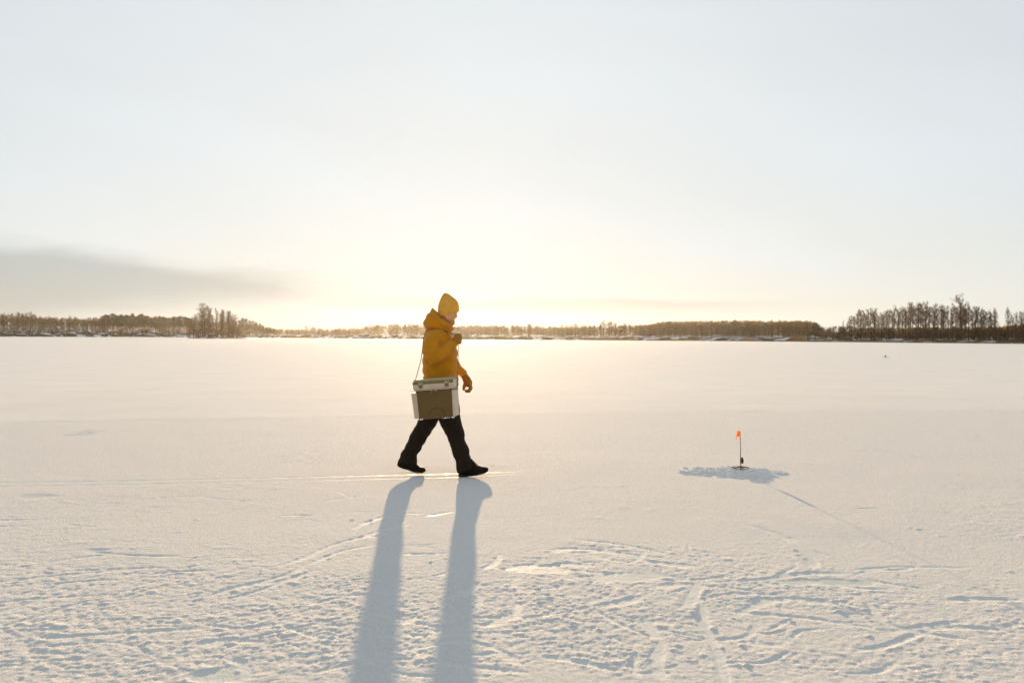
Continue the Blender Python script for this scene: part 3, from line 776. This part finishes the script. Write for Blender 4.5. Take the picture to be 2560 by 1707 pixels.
# body: one continuous figure under the clothes
bm = bmesh.new()
HEAD = [(742, 1108, 1122, .022), (745, 1104, 1129, .04), (750, 1100.5, 1135.5, .056), (758, 1097.5, 1140.5, .069), (767, 1096, 1142.2, .075), (775, 1096, 1142, .077), (780, 1097, 1140.6, .076),
        (784, 1097.5, 1138.2, .074), (788, 1098.5, 1138.2, .072), (793, 1100, 1137, .069), (797, 1101, 1135.2, .066), (801, 1102.5, 1133.8, .062), (805, 1104, 1134.3, .058), (809, 1105, 1133.5, .052), (812.5, 1105.5, 1129, .05), (818, 1103, 1125, .052), (830, 1094, 1119, .058), (845, 1082, 1118, .09)]
loft_bm(bm, [((b, y), (f, y), 0, hd) for y, b, f, hd in HEAD], 28, 2.1)
# nose, brow, lips, ears
loft_bm(bm, [((1136, 781), (1139.2, 782), 0, .008), ((1136, 786), (1140.8, 787), 0, .010), ((1135, 790.5), (1143.2, 791), 0, .016), ((1134, 793), (1142, 793.6), 0, .017), ((1133, 795.5), (1136.8, 795.5), 0, .012)], 12, 2.0)
ball_bm(bm, W2(1139.2, 780, 0), (.012, .045, .009), 12)
ball_bm(bm, W2(1133.6, 797.8, 0), (.011, .022, .006), 12); ball_bm(bm, W2(1132.8, 800.6, 0), (.011, .02, .006), 12)
for s_ in (-1, 1):
    ball_bm(bm, W2(1113, 788, s_ * .074), (.016, .012, .03), 12)
    ball_bm(bm, W2(1136.3, 785, s_ * .031), (.012, .012, .009), 10)
    ball_bm(bm, W2(1131, 792, s_ * .046), (.025, .02, .02), 12)
loft_bm(bm, [((1074, 836), (1118, 836), 0, .12), ((1066, 850), (1127, 850), 0, .17), ((1067, 880), (1130, 880), 0, .15), ((1068, 930), (1130, 930), 0, .14), ((1066, 965), (1134, 965), 0, .155), ((1068, 1005), (1136, 1005), 0, .15)], 24)
def W(px, py, y): return W2(px, py, y)
ARM_N = [W(1088, 845, -.17), W(1082, 872, -.24), W(1087, 893, -.255), W(1112, 873, -.23), W(1136, 853, -.185)]
ARM_F = [W(1090, 845, .17), W(1096, 875, .235), W(1113, 905, .255), W(1135, 923, .245), W(1156, 940, .235)]
tube_bm(bm, ARM_N, [.062, .055, .05, .042, .034]); tube_bm(bm, ARM_F, [.062, .055, .05, .042, .034])
LEG_N = [W(1118, 1005, -.085), W(1127, 1050, -.09), W(1143, 1092, -.092), W(1153, 1130, -.092), W(1163, 1172, -.092), W(1205, 1174, -.092)]
LEG_F = [W(1090, 1005, .085), W(1067, 1055, .09), W(1044, 1094, .092), W(1024, 1130, .092), W(1012, 1165, .092), W(1050, 1178, .092)]
for L_ in (LEG_N, LEG_F): tube_bm(bm, L_, [.088, .078, .06, .052, .038, .028])
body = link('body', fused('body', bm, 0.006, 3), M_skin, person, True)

for s_ in (-1, 1):
    bm = bmesh.new(); ball_bm(bm, W2(1136.8, 785.4, s_ * .032), (.011, .011, .008), 12); m_ = bpy.data.meshes.new('eye'); bm.to_mesh(m_); bm.free(); link('eye', m_, M_boot, body, True)
    bm = bmesh.new(); tube_bm(bm, [W2(1137.5, 781.5, s_ * .05), W2(1139.8, 780.3, s_ * .034), W2(1141, 781, s_ * .014)], [.004, .005, .004], 8); m_ = bpy.data.meshes.new('eyebrow'); bm.to_mesh(m_); bm.free(); link('eyebrow', m_, M_beard, body, True)
# knitted hat
bm = bmesh.new()
HAT = [(732.6, 1110, 1115, .012), (735, 1107, 1119, .028), (739, 1104, 1125, .045), (744, 1100.8, 1132, .061), (750, 1098, 1138.6, .075), (757, 1095.6, 1143, .085), (765, 1094, 1145.4, .09), (771, 1093.2, 1146, .092), (776.5, 1092.8, 1146.2, .092), (780.5, 1093, 1143, .089), (786, 1094.5, 1126, .086), (789, 1096, 1117, .082)]
loft_bm(bm, [((b, y + (1.5 if y > 775 else 0)), (f, y - (0.5 if y > 778 else 0)), 0, hd) for y, b, f, hd in HAT], 40, 2.1)
me_h = fused('hat', bm, 0.005, 3)
crease(me_h, lambda x, y, z: 0.0016 * np.sin(np.arctan2(y, x - 0.04) * 46) + 0.0025 * noise3(x, y, z, 14, 3) + 0.004 * np.exp(-((z - (1187 - 770) * S + 0.004 - 0.08 * (x - .02)) / 0.006) ** 2) * -1)
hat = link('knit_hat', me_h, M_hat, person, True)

# beard round the chin
bm = bmesh.new()
loft_bm(bm, [((1109, 792), (1113, 792), 0, .0715), ((1107, 796), (1122, 796), 0, .071), ((1106, 799.5), (1134.2, 801.2), 0, .069), ((1106, 804), (1136.2, 805), 0, .064), ((1107, 809), (1136.2, 809), 0, .058), ((1110, 813), (1132.5, 813), 0, .05), ((1114, 817), (1127, 816.5), 0, .035)], 28, 2.1)
beard = link('beard', fused('beard', bm, 0.005, 2), M_beard, person, True)

# jacket: torso and sleeves as one piece of clothing
bm = bmesh.new()
JK = [(813, 1082, 1123, .075), (818, 1072, 1125.5, .105), (824, 1064.5, 1124.5, .15), (831, 1060.5, 1126, .188), (839, 1058.2, 1130, .212), (850, 1056.4, 1135.5, .222), (865, 1057.2, 1139.5, .214), (880, 1057, 1141.5, .205), (900, 1055.8, 1142.4, .2), (920, 1055.6, 1143, .2), (945, 1056, 1143.5, .2), (958, 1056.5, 1143, .203), (966, 1058, 1142, .2)]
loft_bm(bm, [((b, y), (f, y), 0, hd) for y, b, f, hd in JK], 36, 2.5)
tube_bm(bm, [W(1087, 842, -.165), W(1081, 862, -.235), W(1080, 880, -.26), W(1086, 893, -.262), W(1100, 887, -.25), W(1116, 874, -.228), W(1133, 859, -.195)], [.086, .085, .078, .072, .066, .06, .05], 18)
tube_bm(bm, [W(1089, 842, .165), W(1093, 868, .235), W(1103, 892, .26), W(1118, 909, .26), W(1136, 922, .25), W(1150, 932, .238)], [.086, .085, .076, .068, .058, .046], 18)
me_j = fused('jacket', bm, 0.0075, 5)
def jfold(x, y, z):
    f = 0.008 * noise3(x, y, z, 9, 41) + 0.014 * (0.18 - np.abs(noise3(x, y, z * 1.6, 12, 51))) * 0.7 + 0.006 * noise3(x, y, z, 24, 47)
    # sleeve creases at the bent elbow, drag lines and the stitched waist
    near = (y < -0.17)
    ex, ez = (1086 - 1110) * S, (1187 - 888) * S
    ang = np.arctan2(z - ez, x - ex); rr = np.hypot(x - ex, z - ez)
    f += np.where(near, 0.003 * np.sin(ang * 5 + rr * 45) * np.exp(-(rr / 0.12) ** 2), 0)
    f += -0.006 * np.exp(-((z - (1187 - 941) * S + 0.05 * x) / 0.008) ** 2) * (~near)
    f += 0.005 * np.sin(z * 62 + 3 * noise3(x, y, z, 5, 9)) * (~near)
    return f
crease(me_j, jfold)
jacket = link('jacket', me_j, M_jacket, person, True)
# hood, thrown back and bunched round the neck
bm = bmesh.new()
HD = [(771, 1079, 1081.5, .035), (774, 1077.5, 1085, .06), (778, 1075, 1090, .088), (783, 1070, 1096.5, .115), (790, 1064.2, 1104, .136), (799, 1059.6, 1111, .152), (808, 1056.2, 1118, .162), (815, 1057, 1122, .16), (820, 1059.4, 1122, .15), (825, 1064.4, 1117, .125), (829, 1072, 1108, .09)]
loft_bm(bm, [((b, y), (f, y + 2), 0, hd) for y, b, f, hd in HD], 32, 2.2)
tube_bm(bm, [W(1100, 806, -.13), W(1115, 813, -.095), W(1125, 820, -.045), W(1127, 822, 0), W(1125, 820, .045), W(1115, 813, .095), W(1100, 806, .13)], [.035, .034, .03, .03, .03, .034, .035], 12)
me_hd = fused('hood', bm, 0.0065, 4)
crease(me_hd, lambda x, y, z: 0.008 * noise3(x, y, z, 12, 61) + 0.005 * noise3(x, y, z, 25, 67) + 0.004 * np.sin(z * 75 + x * 30))
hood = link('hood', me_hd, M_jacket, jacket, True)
# cuffs
for nm_, pts_, r_ in (('cuff', [W(1131, 861, -.198), W(1137, 856, -.188)], .047), ('cuff', [W(1149, 931, .239), W(1156, 937, .235)], .043)):
    bm = bmesh.new(); tube_bm(bm, pts_, [r_, r_ * 0.98], 18)
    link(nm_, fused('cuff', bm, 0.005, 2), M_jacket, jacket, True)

# trousers
bm = bmesh.new()
loft_bm(bm, [((1062, 945), (1138, 945), 0, .17), ((1060, 975), (1142, 975), 0, .185), ((1058, 1005), (1147, 1003), 0, .19), ((1062, 1028), (1142, 1026), 0, .17), ((1075, 1042), (1125, 1042), 0, .12)], 28)
loft_bm(bm, [((1084, 1012), (1149, 1005), -.085, .095), ((1088, 1030), (1150, 1031), -.088, .10), ((1096.5, 1047.5), (1154.6, 1046), -.092, .10), ((1106.7, 1067), (1160.5, 1068), -.094, .097), ((1114, 1083), (1163, 1084), -.095, .095), ((1120.7, 1096.5), (1162.6, 1094), -.095, .09),
             ((1127, 1112), (1170, 1111), -.095, .09), ((1132.5, 1128.4), (1174.5, 1126), -.095, .09), ((1135, 1141), (1177.5, 1139), -.095, .092), ((1139.6, 1153), (1180, 1150), -.095, .094), ((1144, 1168), (1182, 1161), -.095, .094), ((1146.5, 1178), (1183, 1166), -.095, .093)], 28, 2.3)
loft_bm(bm, [((1050, 1012), (1108, 1012), .085, .095), ((1047, 1030), (1104, 1033), .088, .10), ((1045.5, 1047), (1096, 1047.5), .092, .10), ((1035, 1068.5), (1087.2, 1067), .094, .097), ((1025, 1085), (1074, 1085), .095, .095), ((1018.7, 1101), (1064.6, 1098), .095, .09),
             ((1011.5, 1115), (1057.5, 1113), .095, .09), ((1004, 1128), (1050.6, 1126), .095, .09), ((998, 1141), (1042.8, 1138.6), .095, .092), ((993, 1152), (1041, 1152), .095, .094), ((993, 1157), (1041.4, 1164), .095, .094)], 28, 2.3)
me_t = fused('trousers', bm, 0.007, 4)
crease(me_t, lambda x, y, z: 0.009 * noise3(x, y, z, 11, 81) + 0.012 * (0.15 - np.abs(noise3(x, y, z * 1.8, 10, 87))) + 0.005 * np.sin(z * 55 + 22 * x + 6 * noise3(x, y, z, 6, 83)) * np.clip(1.1 - z / 0.55, 0.25, 1) + 0.003 * noise3(x, y, z, 30, 85))
trousers = link('trousers', me_t, M_trouser, person, True)

# boots
def boot(name, upper, sole, yc, laces):
    bm = bmesh.new()
    loft_bm(bm, [(a, b, yc, hd) for a, b, hd in upper], 24, 2.3)
    b_ = link('boot', fused('boot', bm, 0.005, 3), M_boot, person, True)
    bm = bmesh.new()
    loft_bm(bm, [(a, b, yc, hd) for a, b, hd in sole], 24, 2.6)
    link('sole', fused('sole', bm, 0.005, 1), M_sole, b_, True)
    for (x0, y0) in laces:
        bm = bmesh.new(); tube_bm(bm, [W2(x0, y0 + 2, yc - .035), W2(x0 + .6, y0, yc), W2(x0, y0 + 2, yc + .035)], [.004, .004, .004], 8)
        m_ = bpy.data.meshes.new('lace'); bm.to_mesh(m_); bm.free(); link('lace', m_, M_lace, b_, True)
    return b_
# sections run from heel to toe: (bottom point, top point, half width)
boot('boot', [((1148.5, 1184), (1146.5, 1160), .03), ((1154, 1185), (1152, 1140), .044), ((1163, 1185), (1166, 1138), .046), ((1172, 1185), (1180, 1143), .046), ((1182, 1184), (1187, 1150.5), .047), ((1193, 1182), (1195, 1159), .049), ((1203, 1179.5), (1204, 1162.3), .051), ((1212, 1176.5), (1213.5, 1163), .049), ((1218, 1173.5), (1219, 1164.6), .042), ((1221.5, 1170.5), (1222, 1167.5), .022)],
     [((1147.5, 1186.5), (1146.5, 1180.5), .03), ((1153, 1187.4), (1152, 1181), .046), ((1165, 1187.4), (1165, 1181), .048), ((1180, 1186.2), (1180, 1180), .046), ((1192, 1184.2), (1192, 1178.5), .051), ((1204, 1181.3), (1203, 1176), .053), ((1214, 1178), (1213, 1173), .05), ((1221, 1174), (1220, 1169.5), .032)], -.095, [(1183, 1147), (1188, 1152), (1193, 1157)])
boot('boot', [((992, 1166), (992, 1155), .028), ((997, 1169), (998, 1146), .043), ((1006, 1172.5), (1011, 1142), .046), ((1016, 1175.5), (1024, 1146), .046), ((1027, 1180), (1035, 1155), .047), ((1037, 1182), (1042, 1166), .05), ((1046, 1182.5), (1048, 1170.5), .051), ((1055, 1182), (1056, 1171), .047), ((1060.5, 1180), (1061, 1173), .034)],
     [((990.4, 1167), (990.6, 1160), .028), ((996, 1171), (997.5, 1165), .045), ((1007, 1175.4), (1009, 1169), .048), ((1018, 1177.5), (1020, 1171.5), .045), ((1030, 1183), (1032, 1177), .049), ((1043, 1184.8), (1043.5, 1178.5), .053), ((1055, 1184.8), (1055, 1178.5), .05), ((1062, 1181.5), (1062, 1176), .034)], .095, [])

# gloves: palm, four fingers and a thumb
def glove(palm, fingers, thumb, wrist):
    bm = bmesh.new()
    for p in palm: tube_bm(bm, p[0], p[1], 14)
    for f in fingers: tube_bm(bm, f, [.0175, .0168, .0155, .014][:len(f)], 12)
    tube_bm(bm, thumb, [.019, .018, .015], 12)
    tube_bm(bm, wrist, [.036, .037], 16)
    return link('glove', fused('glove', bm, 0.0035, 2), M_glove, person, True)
# near hand: fist closed round the strap at the chest
nh = lambda px, py, y: W2(px, py, y)
SX = 1147.0                                          # the strap's column
fingers = []
for k in range(4):
    py = 838.5 + 5.6 * k; o = (0, .5, .2, -1.0)[k]
    fingers.append([nh(1143 + o, py + 2.0, -.205), nh(1151.5 + o, py, -.200), nh(1152.5 + o, py + .6, -.168), nh(1145.5 + o, py + 1.6, -.158)])
glove([([nh(1137, 853, -.197), nh(1141, 847, -.203)], [.035, .031]), ([nh(1139, 856, -.196), nh(1145, 855, -.200)], [.03, .024])], fingers,
      [nh(1138, 844, -.175), nh(1142, 838, -.165), nh(1148, 836.5, -.168)], [nh(1134, 858, -.193), nh(1138, 854, -.196)])
# far hand: hanging relaxed, fingers curled
fingers = []
for k in range(4):
    y_ = .272 - .027 * k
    o = (0, 1.6, 1.2, -1.5)[k]
    fingers.append([nh(1170, 962, y_), nh(1174 + o * .5, 972 + o * .6, y_), nh(1169 + o * .3, 980 + o, y_), nh(1161.5, 980.5 + o * .6, y_)])
glove([([nh(1161, 948, .232), nh(1168, 961, .23)], [.042, .044]), ([nh(1163, 950, .25), nh(1169.5, 962, .252)], [.034, .036]), ([nh(1160, 952, .21), nh(1166, 964, .208)], [.026, .028])], fingers,
      [nh(1160, 957, .203), nh(1157.5, 967, .196), nh(1156, 975.5, .2)], [nh(1155, 938, .236), nh(1160, 946, .234)])

# ------------------------------------------------------------------ the fishing box on its strap
M_olive = mat('olive_plastic', (0.125, 0.072, 0.012), 0.5, 0.4, noise=(6, 0.1), bump=(40, 0.08, 0.002))
M_cream = mat('cream_plastic', (0.58, 0.46, 0.335), 0.5, 0.4, noise=(8, 0.06))
M_dkol = mat('dark_olive_plastic', (0.20, 0.135, 0.04), 0.5, 0.4)
M_cush = mat('lid_cushion', (0.40, 0.36, 0.22), 0.7, 0.2, noise=(10, 0.1))
M_steel = mat('clasp_metal', (0.5, 0.42, 0.28), 0.35, 0.5, metallic=0.7)
M_snow = mat('clinging_snow', (0.85, 0.86, 0.88), 0.9, 0.05, bump=(60, 0.4, 0.004))

def rbox(name, size, loc, m, parent, bev=0.006, taper=(1, 1), rot=None, shear=0.0):
    """bevelled box; taper narrows the bottom"""
    bm = bmesh.new(); bmesh.ops.create_cube(bm, size=1.0)
    for v in bm.verts:
        lo = v.co.z < 0
        v.co.x *= size[0] * (taper[0] if lo else 1); v.co.y *= size[1] * (taper[1] if lo else 1); v.co.z *= size[2]
        v.co.x += shear * v.co.z
    if bev: bmesh.ops.bevel(bm, geom=list(bm.edges), offset=bev, segments=3, profile=0.5, affect='EDGES')
    me_ = bpy.data.meshes.new(name); bm.to_mesh(me_); bm.free()
    o = link(name, me_, m, parent); o.location = loc
    if rot: o.rotation_euler = rot
    for p_ in me_.polygons: p_.use_smooth = False
    return o

BW, BH, BD = 0.366, 0.277, 0.235                      # body of the box
box = empty('fishing_box'); tag(box, 'olive fishing box with cream lid hanging at the walking person\'s hip', 'box')
bc = W2(1101.5, 1037, -.33)
box.location = (P0.x + bc.x, P0.y + bc.y, PZ + bc.z)
box.rotation_euler = (R(0), R(-4.6), R(-7))
bodyo = rbox('box_body', (BW, BD, BH), (0, 0, BH / 2), M_olive, box, 0.012, (0.955, 0.94))
for zz in (0.012,):                                   # moulded arch on the front
    bm = bmesh.new(); pts = [Vector((0.01 + 0.078 * math.cos(a), -BD / 2 * 0.955 - 0.003 + 0.0, 0.012 + 0.088 * math.sin(a))) for a in np.linspace(0.03 * math.pi, 0.97 * math.pi, 20)]
    for i, p in enumerate(pts): p.y = -(BD / 2) * (0.94 + 0.06 * p.z / BH) - 0.001
    tube_bm(bm, pts, [.003] * 20, 8); m_ = bpy.data.meshes.new('moulded_arch'); bm.to_mesh(m_); bm.free(); link('moulded_arch', m_, mat('arch_olive', (0.085, 0.052, 0.010), 0.5, 0.4), bodyo, True).location = (0, 0, -BH / 2)
rbox('corner_rail', (0.022, BD + .006, BH - .02), (BW / 2 - .004, 0, BH / 2 - .002), M_cream, box, 0.006, (1, .94), None, 0.03)
rbox('corner_rail', (0.012, BD + .006, BH - .02), (-BW / 2 + .008, 0, BH / 2 - .002), M_cream, box, 0.004, (1, .94), None, -0.03)
rbox('side_tray', (0.048, BD - .03, BH - .03), (-BW / 2 - .017, 0, BH / 2 - .006), M_cream, box, 0.008, (0.9, .96), None, -0.05)
rbox('tray_lid', (0.055, BD - .02, 0.007), (-BW / 2 - .022, 0, BH + .004), M_cream, box, 0.002)
lid = rbox('lid', (BW + .034, BD + .03, 0.084), (0.0, 0, BH + .046), M_cream, box, 0.014, (1.01, 1.01))
rbox('lid_band', (BW + .031, BD + .036, 0.03), (-0.003, 0, 0.024), M_dkol, lid, 0.008)
rbox('cushion', (BW + .022, BD + .02, 0.022), (0, 0, 0.050), M_cush, lid, 0.010)
rbox('lid_rim', (BW + .044, BD + .04, 0.008), (0, 0, -0.043), M_cream, lid, 0.003)
for sx in (-1, 1):
    la = rbox('latch', (0.036, 0.014, 0.062), (sx * 0.127 + 0.004, -BD / 2 - .022, BH + .053), M_dkol, box, 0.004)
    rbox('latch_clip', (0.026, 0.008, 0.014), (0, -.009, 0.012), M_cream, la, 0.002)
    rbox('latch_frame', (0.044, 0.006, 0.05), (0, .004, 0.012), M_cream, la, 0.002)
cl_ = rbox('clasp', (0.045, 0.01, 0.04), (0, -BD / 2 - .013, BH - .012), M_olive, box, 0.003)
for sx in (-1, 1): rbox('clasp_bar', (0.005, 0.008, 0.06), (sx * 0.024, -.004, 0.024), M_cream, cl_, 0.001)
for sx in (-1, 1):
    bm = bmesh.new(); pts = [Vector((0, 0.022 * math.cos(a), 0.022 * math.sin(a))) for a in np.linspace(0, 2 * math.pi, 15)]
    tube_bm(bm, pts, [.0035] * 15, 8); m_ = bpy.data.meshes.new('strap_ring'); bm.to_mesh(m_); bm.free()
    o = link('strap_ring', m_, M_steel, box, True); o.location = (sx * (BW / 2 + .024), 0, BH + (.0 if sx > 0 else .03))
for (sx, w_) in ((-0.155, .05), (0.10, .09), (0.165, .025)):        # snow stuck to the lower edge
    bm = bmesh.new()
    for k in range(9): ball_bm(bm, Vector((sx + w_ * (rg.random() - .5), -BD / 2 * 0.94 + rg.uniform(-.004, .006), rg.uniform(-.003, .004))), float(rg.uniform(.003, .007)), 10)
    link('stuck_snow', fused('stuck_snow', bm, 0.003, 1), M_snow, box, True)

# strap: from the front ring up to the fist, over the shoulder, down the back to the rear ring
def ribbon(name, pts, width, thick, m, parent, wdir):
    bm = bmesh.new(); rings = []
    for i, p in enumerate(pts):
        d = (pts[min(i + 1, len(pts) - 1)] - pts[max(i - 1, 0)]).normalized()
        w = (wdir[i] - d * wdir[i].dot(d)).normalized(); n = d.cross(w)
        rings.append([bm.verts.new(p + w * (a * width / 2) + n * (b * thick / 2)) for a, b in ((-1, -1), (1, -1), (1, 1), (-1, 1))])
    for r0, r1 in zip(rings, rings[1:]):
        for k in range(4): bm.faces.new((r0[k], r0[(k + 1) % 4], r1[(k + 1) % 4], r1[k]))
    bm.faces.new(rings[0][::-1]); bm.faces.new(rings[-1])
    bmesh.ops.recalc_face_normals(bm, faces=bm.faces)
    me_ = bpy.data.meshes.new(name); bm.to_mesh(me_); bm.free()
    return link(name, me_, m, parent)
ctrl = [(1148.5, 968, -.32), (1147.6, 930, -.285), (1147.2, 890, -.235), (1147.2, 862, -.19), (1146.8, 846, -.178), (1139, 838, -.172), (1122, 829, -.155), (1104, 825.5, -.142), (1084, 826, -.145), (1068, 832, -.15), (1061, 846, -.165), (1059.5, 868, -.19), (1056.5, 898, -.235), (1050, 927, -.285), (1044.3, 951, -.325)]
cp = smooth_line([np.array(W2(*c)) for c in ctrl], 5)
sp_ = [Vector(p) for p in cp]
wd_ = [Vector((0.05, 1, 0.15))] * len(sp_)
strap = ribbon('strap', sp_, 0.03, 0.0035, M_strap, box, wd_)
# the strap's points are in the person's frame: bring them into the box's
bpy.context.view_layer.update()
strap.matrix_world = Matrix.Translation((P0.x, P0.y, PZ))

# ------------------------------------------------------------------ fishing flag over its hole
M_flag = mat('orange_flag', (0.95, 0.29, 0.006), 0.7, 0.1, trans=((1.0, 0.32, 0.008), 0.5))
M_pole = mat('brown_pole', (0.11, 0.065, 0.03), 0.6, 0.3)
M_black = mat('black_plastic', (0.012, 0.010, 0.009), 0.85, 0.1)
def tip_up(base, k, name, label, detailed=True):
    e = empty(name, base); e.scale = (k, k, k); tag(e, label, 'fishing flag')
    bm = bmesh.new(); pts = [Vector((0.088 * math.cos(a), 0.088 * math.sin(a), 0)) for a in np.linspace(0, 2 * math.pi, 40)]
    tube_bm(bm, pts, [.0034] * 40, 8); m_ = bpy.data.meshes.new('base_ring'); bm.to_mesh(m_); bm.free(); link('base_ring', m_, M_black, e, smooth=True)
    for a in (0.3, 0.3 + math.pi / 2):
        bm = bmesh.new(); d = Vector((math.cos(a), math.sin(a), 0)) * 0.087
        tube_bm(bm, [-d, Vector((0, 0, .004)), d], [.0028] * 3, 8); m_ = bpy.data.meshes.new('spoke'); bm.to_mesh(m_); bm.free(); link('spoke', m_, M_black, e, smooth=True)
    bm = bmesh.new(); tube_bm(bm, [Vector((0, 0, -.03)), Vector((0.001, 0, .18)), Vector((-.006, 0, .372))], [.0042, .0036, .0028], 8)
    m_ = bpy.data.meshes.new('pole'); bm.to_mesh(m_); bm.free(); link('pole', m_, M_pole, e, smooth=True)
    # flag: a folded tongue of cloth with a torn lower corner
    nu, nv = 9, 12; v = []; 
    for j in range(nv):
        t = j / (nv - 1)
        for i in range(nu):
            s_ = i / (nu - 1)
            wdt = 0.031 + 0.007 * t
            zz = 0.377 - 0.060 * t - (0.030 * max(0, t - .75) / .25 * (1.0 if s_ > 0.8 else 0.0)) + 0.003 * math.sin(3 * s_)
            v.append((-0.004 - wdt * s_ - 0.002 * t, 0.006 * math.sin(5 * s_ + 2 * t) + 0.008 * s_ * t, zz - 0.002 * s_ * (1 - t)))
    ids = (np.arange(nv - 1)[:, None] * nu + np.arange(nu - 1)[None, :]).ravel()
    mf = np_mesh('flag', v, np.stack([ids, ids + 1, ids + nu + 1, ids + nu], -1))
    fo = link('flag', mf, M_flag, e, smooth=True); so_ = fo.modifiers.new('thick', 'SOLIDIFY'); so_.thickness = 0.0012
    bm = bmesh.new()
    bmesh.ops.create_cone(bm, cap_ends=True, segments=24, radius1=.031, radius2=.031, depth=.006, matrix=Matrix.Translation((.010, 0, .072)) @ Matrix.Rotation(R(90), 4, 'Y'))
    bmesh.ops.create_cone(bm, cap_ends=True, segments=24, radius1=.031, radius2=.031, depth=.006, matrix=Matrix.Translation((.022, 0, .072)) @ Matrix.Rotation(R(90), 4, 'Y'))
    bmesh.ops.create_cone(bm, cap_ends=True, segments=24, radius1=.022, radius2=.022, depth=.014, matrix=Matrix.Translation((.016, 0, .072)) @ Matrix.Rotation(R(90), 4, 'Y'))
    m_ = bpy.data.meshes.new('reel'); bm.to_mesh(m_); bm.free(); ro = link('reel', m_, M_black, e)
    bm = bmesh.new(); tube_bm(bm, [Vector((.025, 0, .072)), Vector((.031, .002, .071))], [.004, .004], 8); m_ = bpy.data.meshes.new('knob'); bm.to_mesh(m_); bm.free(); link('knob', m_, M_black, ro, smooth=True)
    bm = bmesh.new(); tube_bm(bm, [Vector((-.004, 0, .096)), Vector((.016, 0, .097)), Vector((.017, 0, .11))], [.003, .003, .0025], 8); tube_bm(bm, [Vector((-.001, 0, .072)), Vector((.010, 0, .072))], [.005, .005], 8)
    m_ = bpy.data.meshes.new('bracket'); bm.to_mesh(m_); bm.free(); link('bracket', m_, M_black, e, smooth=True)
    bm = bmesh.new(); tube_bm(bm, [Vector((.016, -.02, .06)), Vector((.008, -.012, .02)), Vector((.004, -.004, -.03))], [.0012] * 3, 6)
    m_ = bpy.data.meshes.new('line'); bm.to_mesh(m_); bm.free(); link('fishing_line', m_, M_black, e, smooth=True)
    return e
F0 = G(1851, 1180)
MZ = 0.062
tip_up((F0.x, F0.y, MZ + 0.006), 1.0, 'fishing_flag', 'small orange flag on a thin pole with black reel, on a heap of snow')

# heap of slush round the hole
M_heap = snow_material('heaped_snow', False)
def heap(name, c, rx, ry, h, label, seed, n=150, hole=0.0):
    g = np.linspace(-1, 1, n); U, Vv = np.meshgrid(g, g)
    x = U * rx - (0.10 if hole else 0.0); y = Vv * ry
    rr = np.sqrt(U ** 2 + Vv ** 2)
    lob = fbm(x * 12 + seed, y * 12, 4, seed, 0.62); fine = fbm(x * 30 + seed, y * 30, 3, seed + 3)
    core = np.exp(-((x - 0.03) / 0.19) ** 2 - ((y + 0.02) / 0.17) ** 2)
    lump2 = np.exp(-((x - 0.17) / 0.09) ** 2 - ((y + 0.12) / 0.09) ** 2)
    apron = 0.35 * np.clip(1 - rr, 0, 1) ** 0.7
    z = h * (0.85 * core + 0.45 * lump2 * (0.8 + 0.9 * lob) + 1.15 * apron * np.clip(0.05 + 4.2 * lob, 0, 2.0)) + 0.024 * fine * np.clip(1.2 - rr, 0, 1) * (0.4 + core)
    if hole:
        hr = np.random.default_rng(3)
        for k in range(95):                          # clods thrown out of the hole
            cx, cy, cr = hr.normal(-0.08, 0.26), hr.normal(-0.01, 0.19), hr.uniform(0.012, 0.036)
            d2 = ((x - cx) / (1.3 * cr)) ** 2 + ((y - cy) / cr) ** 2
            z = np.maximum(z, 0.55 * cr * (1 - d2) + 0.006 * fine)
        q = np.hypot(x, y); z = np.where(q < 0.115, np.minimum(z, MZ - GZ), z)
        z -= 0.07 * (1 - sstep(0.05, 0.078, q))
    z = z * (1 - sstep(0.8, 1.0, rr)) - 0.02 * sstep(0.75, 1.0, rr) - 0.004
    ids = (np.arange(n - 1)[:, None] * n + np.arange(n - 1)[None, :]).ravel()
    me_ = np_mesh(name, np.stack([x, y, z], -1).reshape(-1, 3), np.stack([ids, ids + 1, ids + n + 1, ids + n], -1))
    o = link(name, me_, M_heap, None, True); o.location = c
    tag(o, label, 'snow heap'); return o
heap('snow_heap', (F0.x, F0.y, GZ), 0.72, 0.52, 0.036, 'heap of broken snow round the ice hole under the orange flag', 5, 230, 1.0)
# another one far out on the ice
Q = G(2213, 894, 0.0)
heap('snow_heap', (Q.x, Q.y, 0.0), 0.55, 0.6, 0.05, 'tiny far heap of snow out on the lake before the grove', 9, 50)
d_ = empty('fishing_stand', (Q.x, Q.y, 0.03)); d_.scale = (0.75, 0.75, 0.75); tag(d_, 'tiny dark fishing stand far out on the ice before the grove', 'fishing stand')
bm = bmesh.new(); tube_bm(bm, [Vector((-.03, 0, 0)), Vector((.0, 0, .1)), Vector((.05, 0, .2))], [.03, .035, .03], 8); m_ = bpy.data.meshes.new('post'); bm.to_mesh(m_); bm.free(); link('post', m_, M_black, d_, smooth=True)
bm = bmesh.new(); tube_bm(bm, [Vector((.02, 0, .12)), Vector((.09, 0, .10))], [.05, .035], 10); m_ = bpy.data.meshes.new('reel'); bm.to_mesh(m_); bm.free(); link('reel', m_, M_black, d_, smooth=True)
bm = bmesh.new(); tube_bm(bm, [Vector((-.3, 0, 0)), Vector((.0, 0, .01)), Vector((.4, 0, 0))], [.006, .008, .006], 8); m_ = bpy.data.meshes.new('foot_bar'); bm.to_mesh(m_); bm.free(); link('foot_bar', m_, M_black, d_, smooth=True)
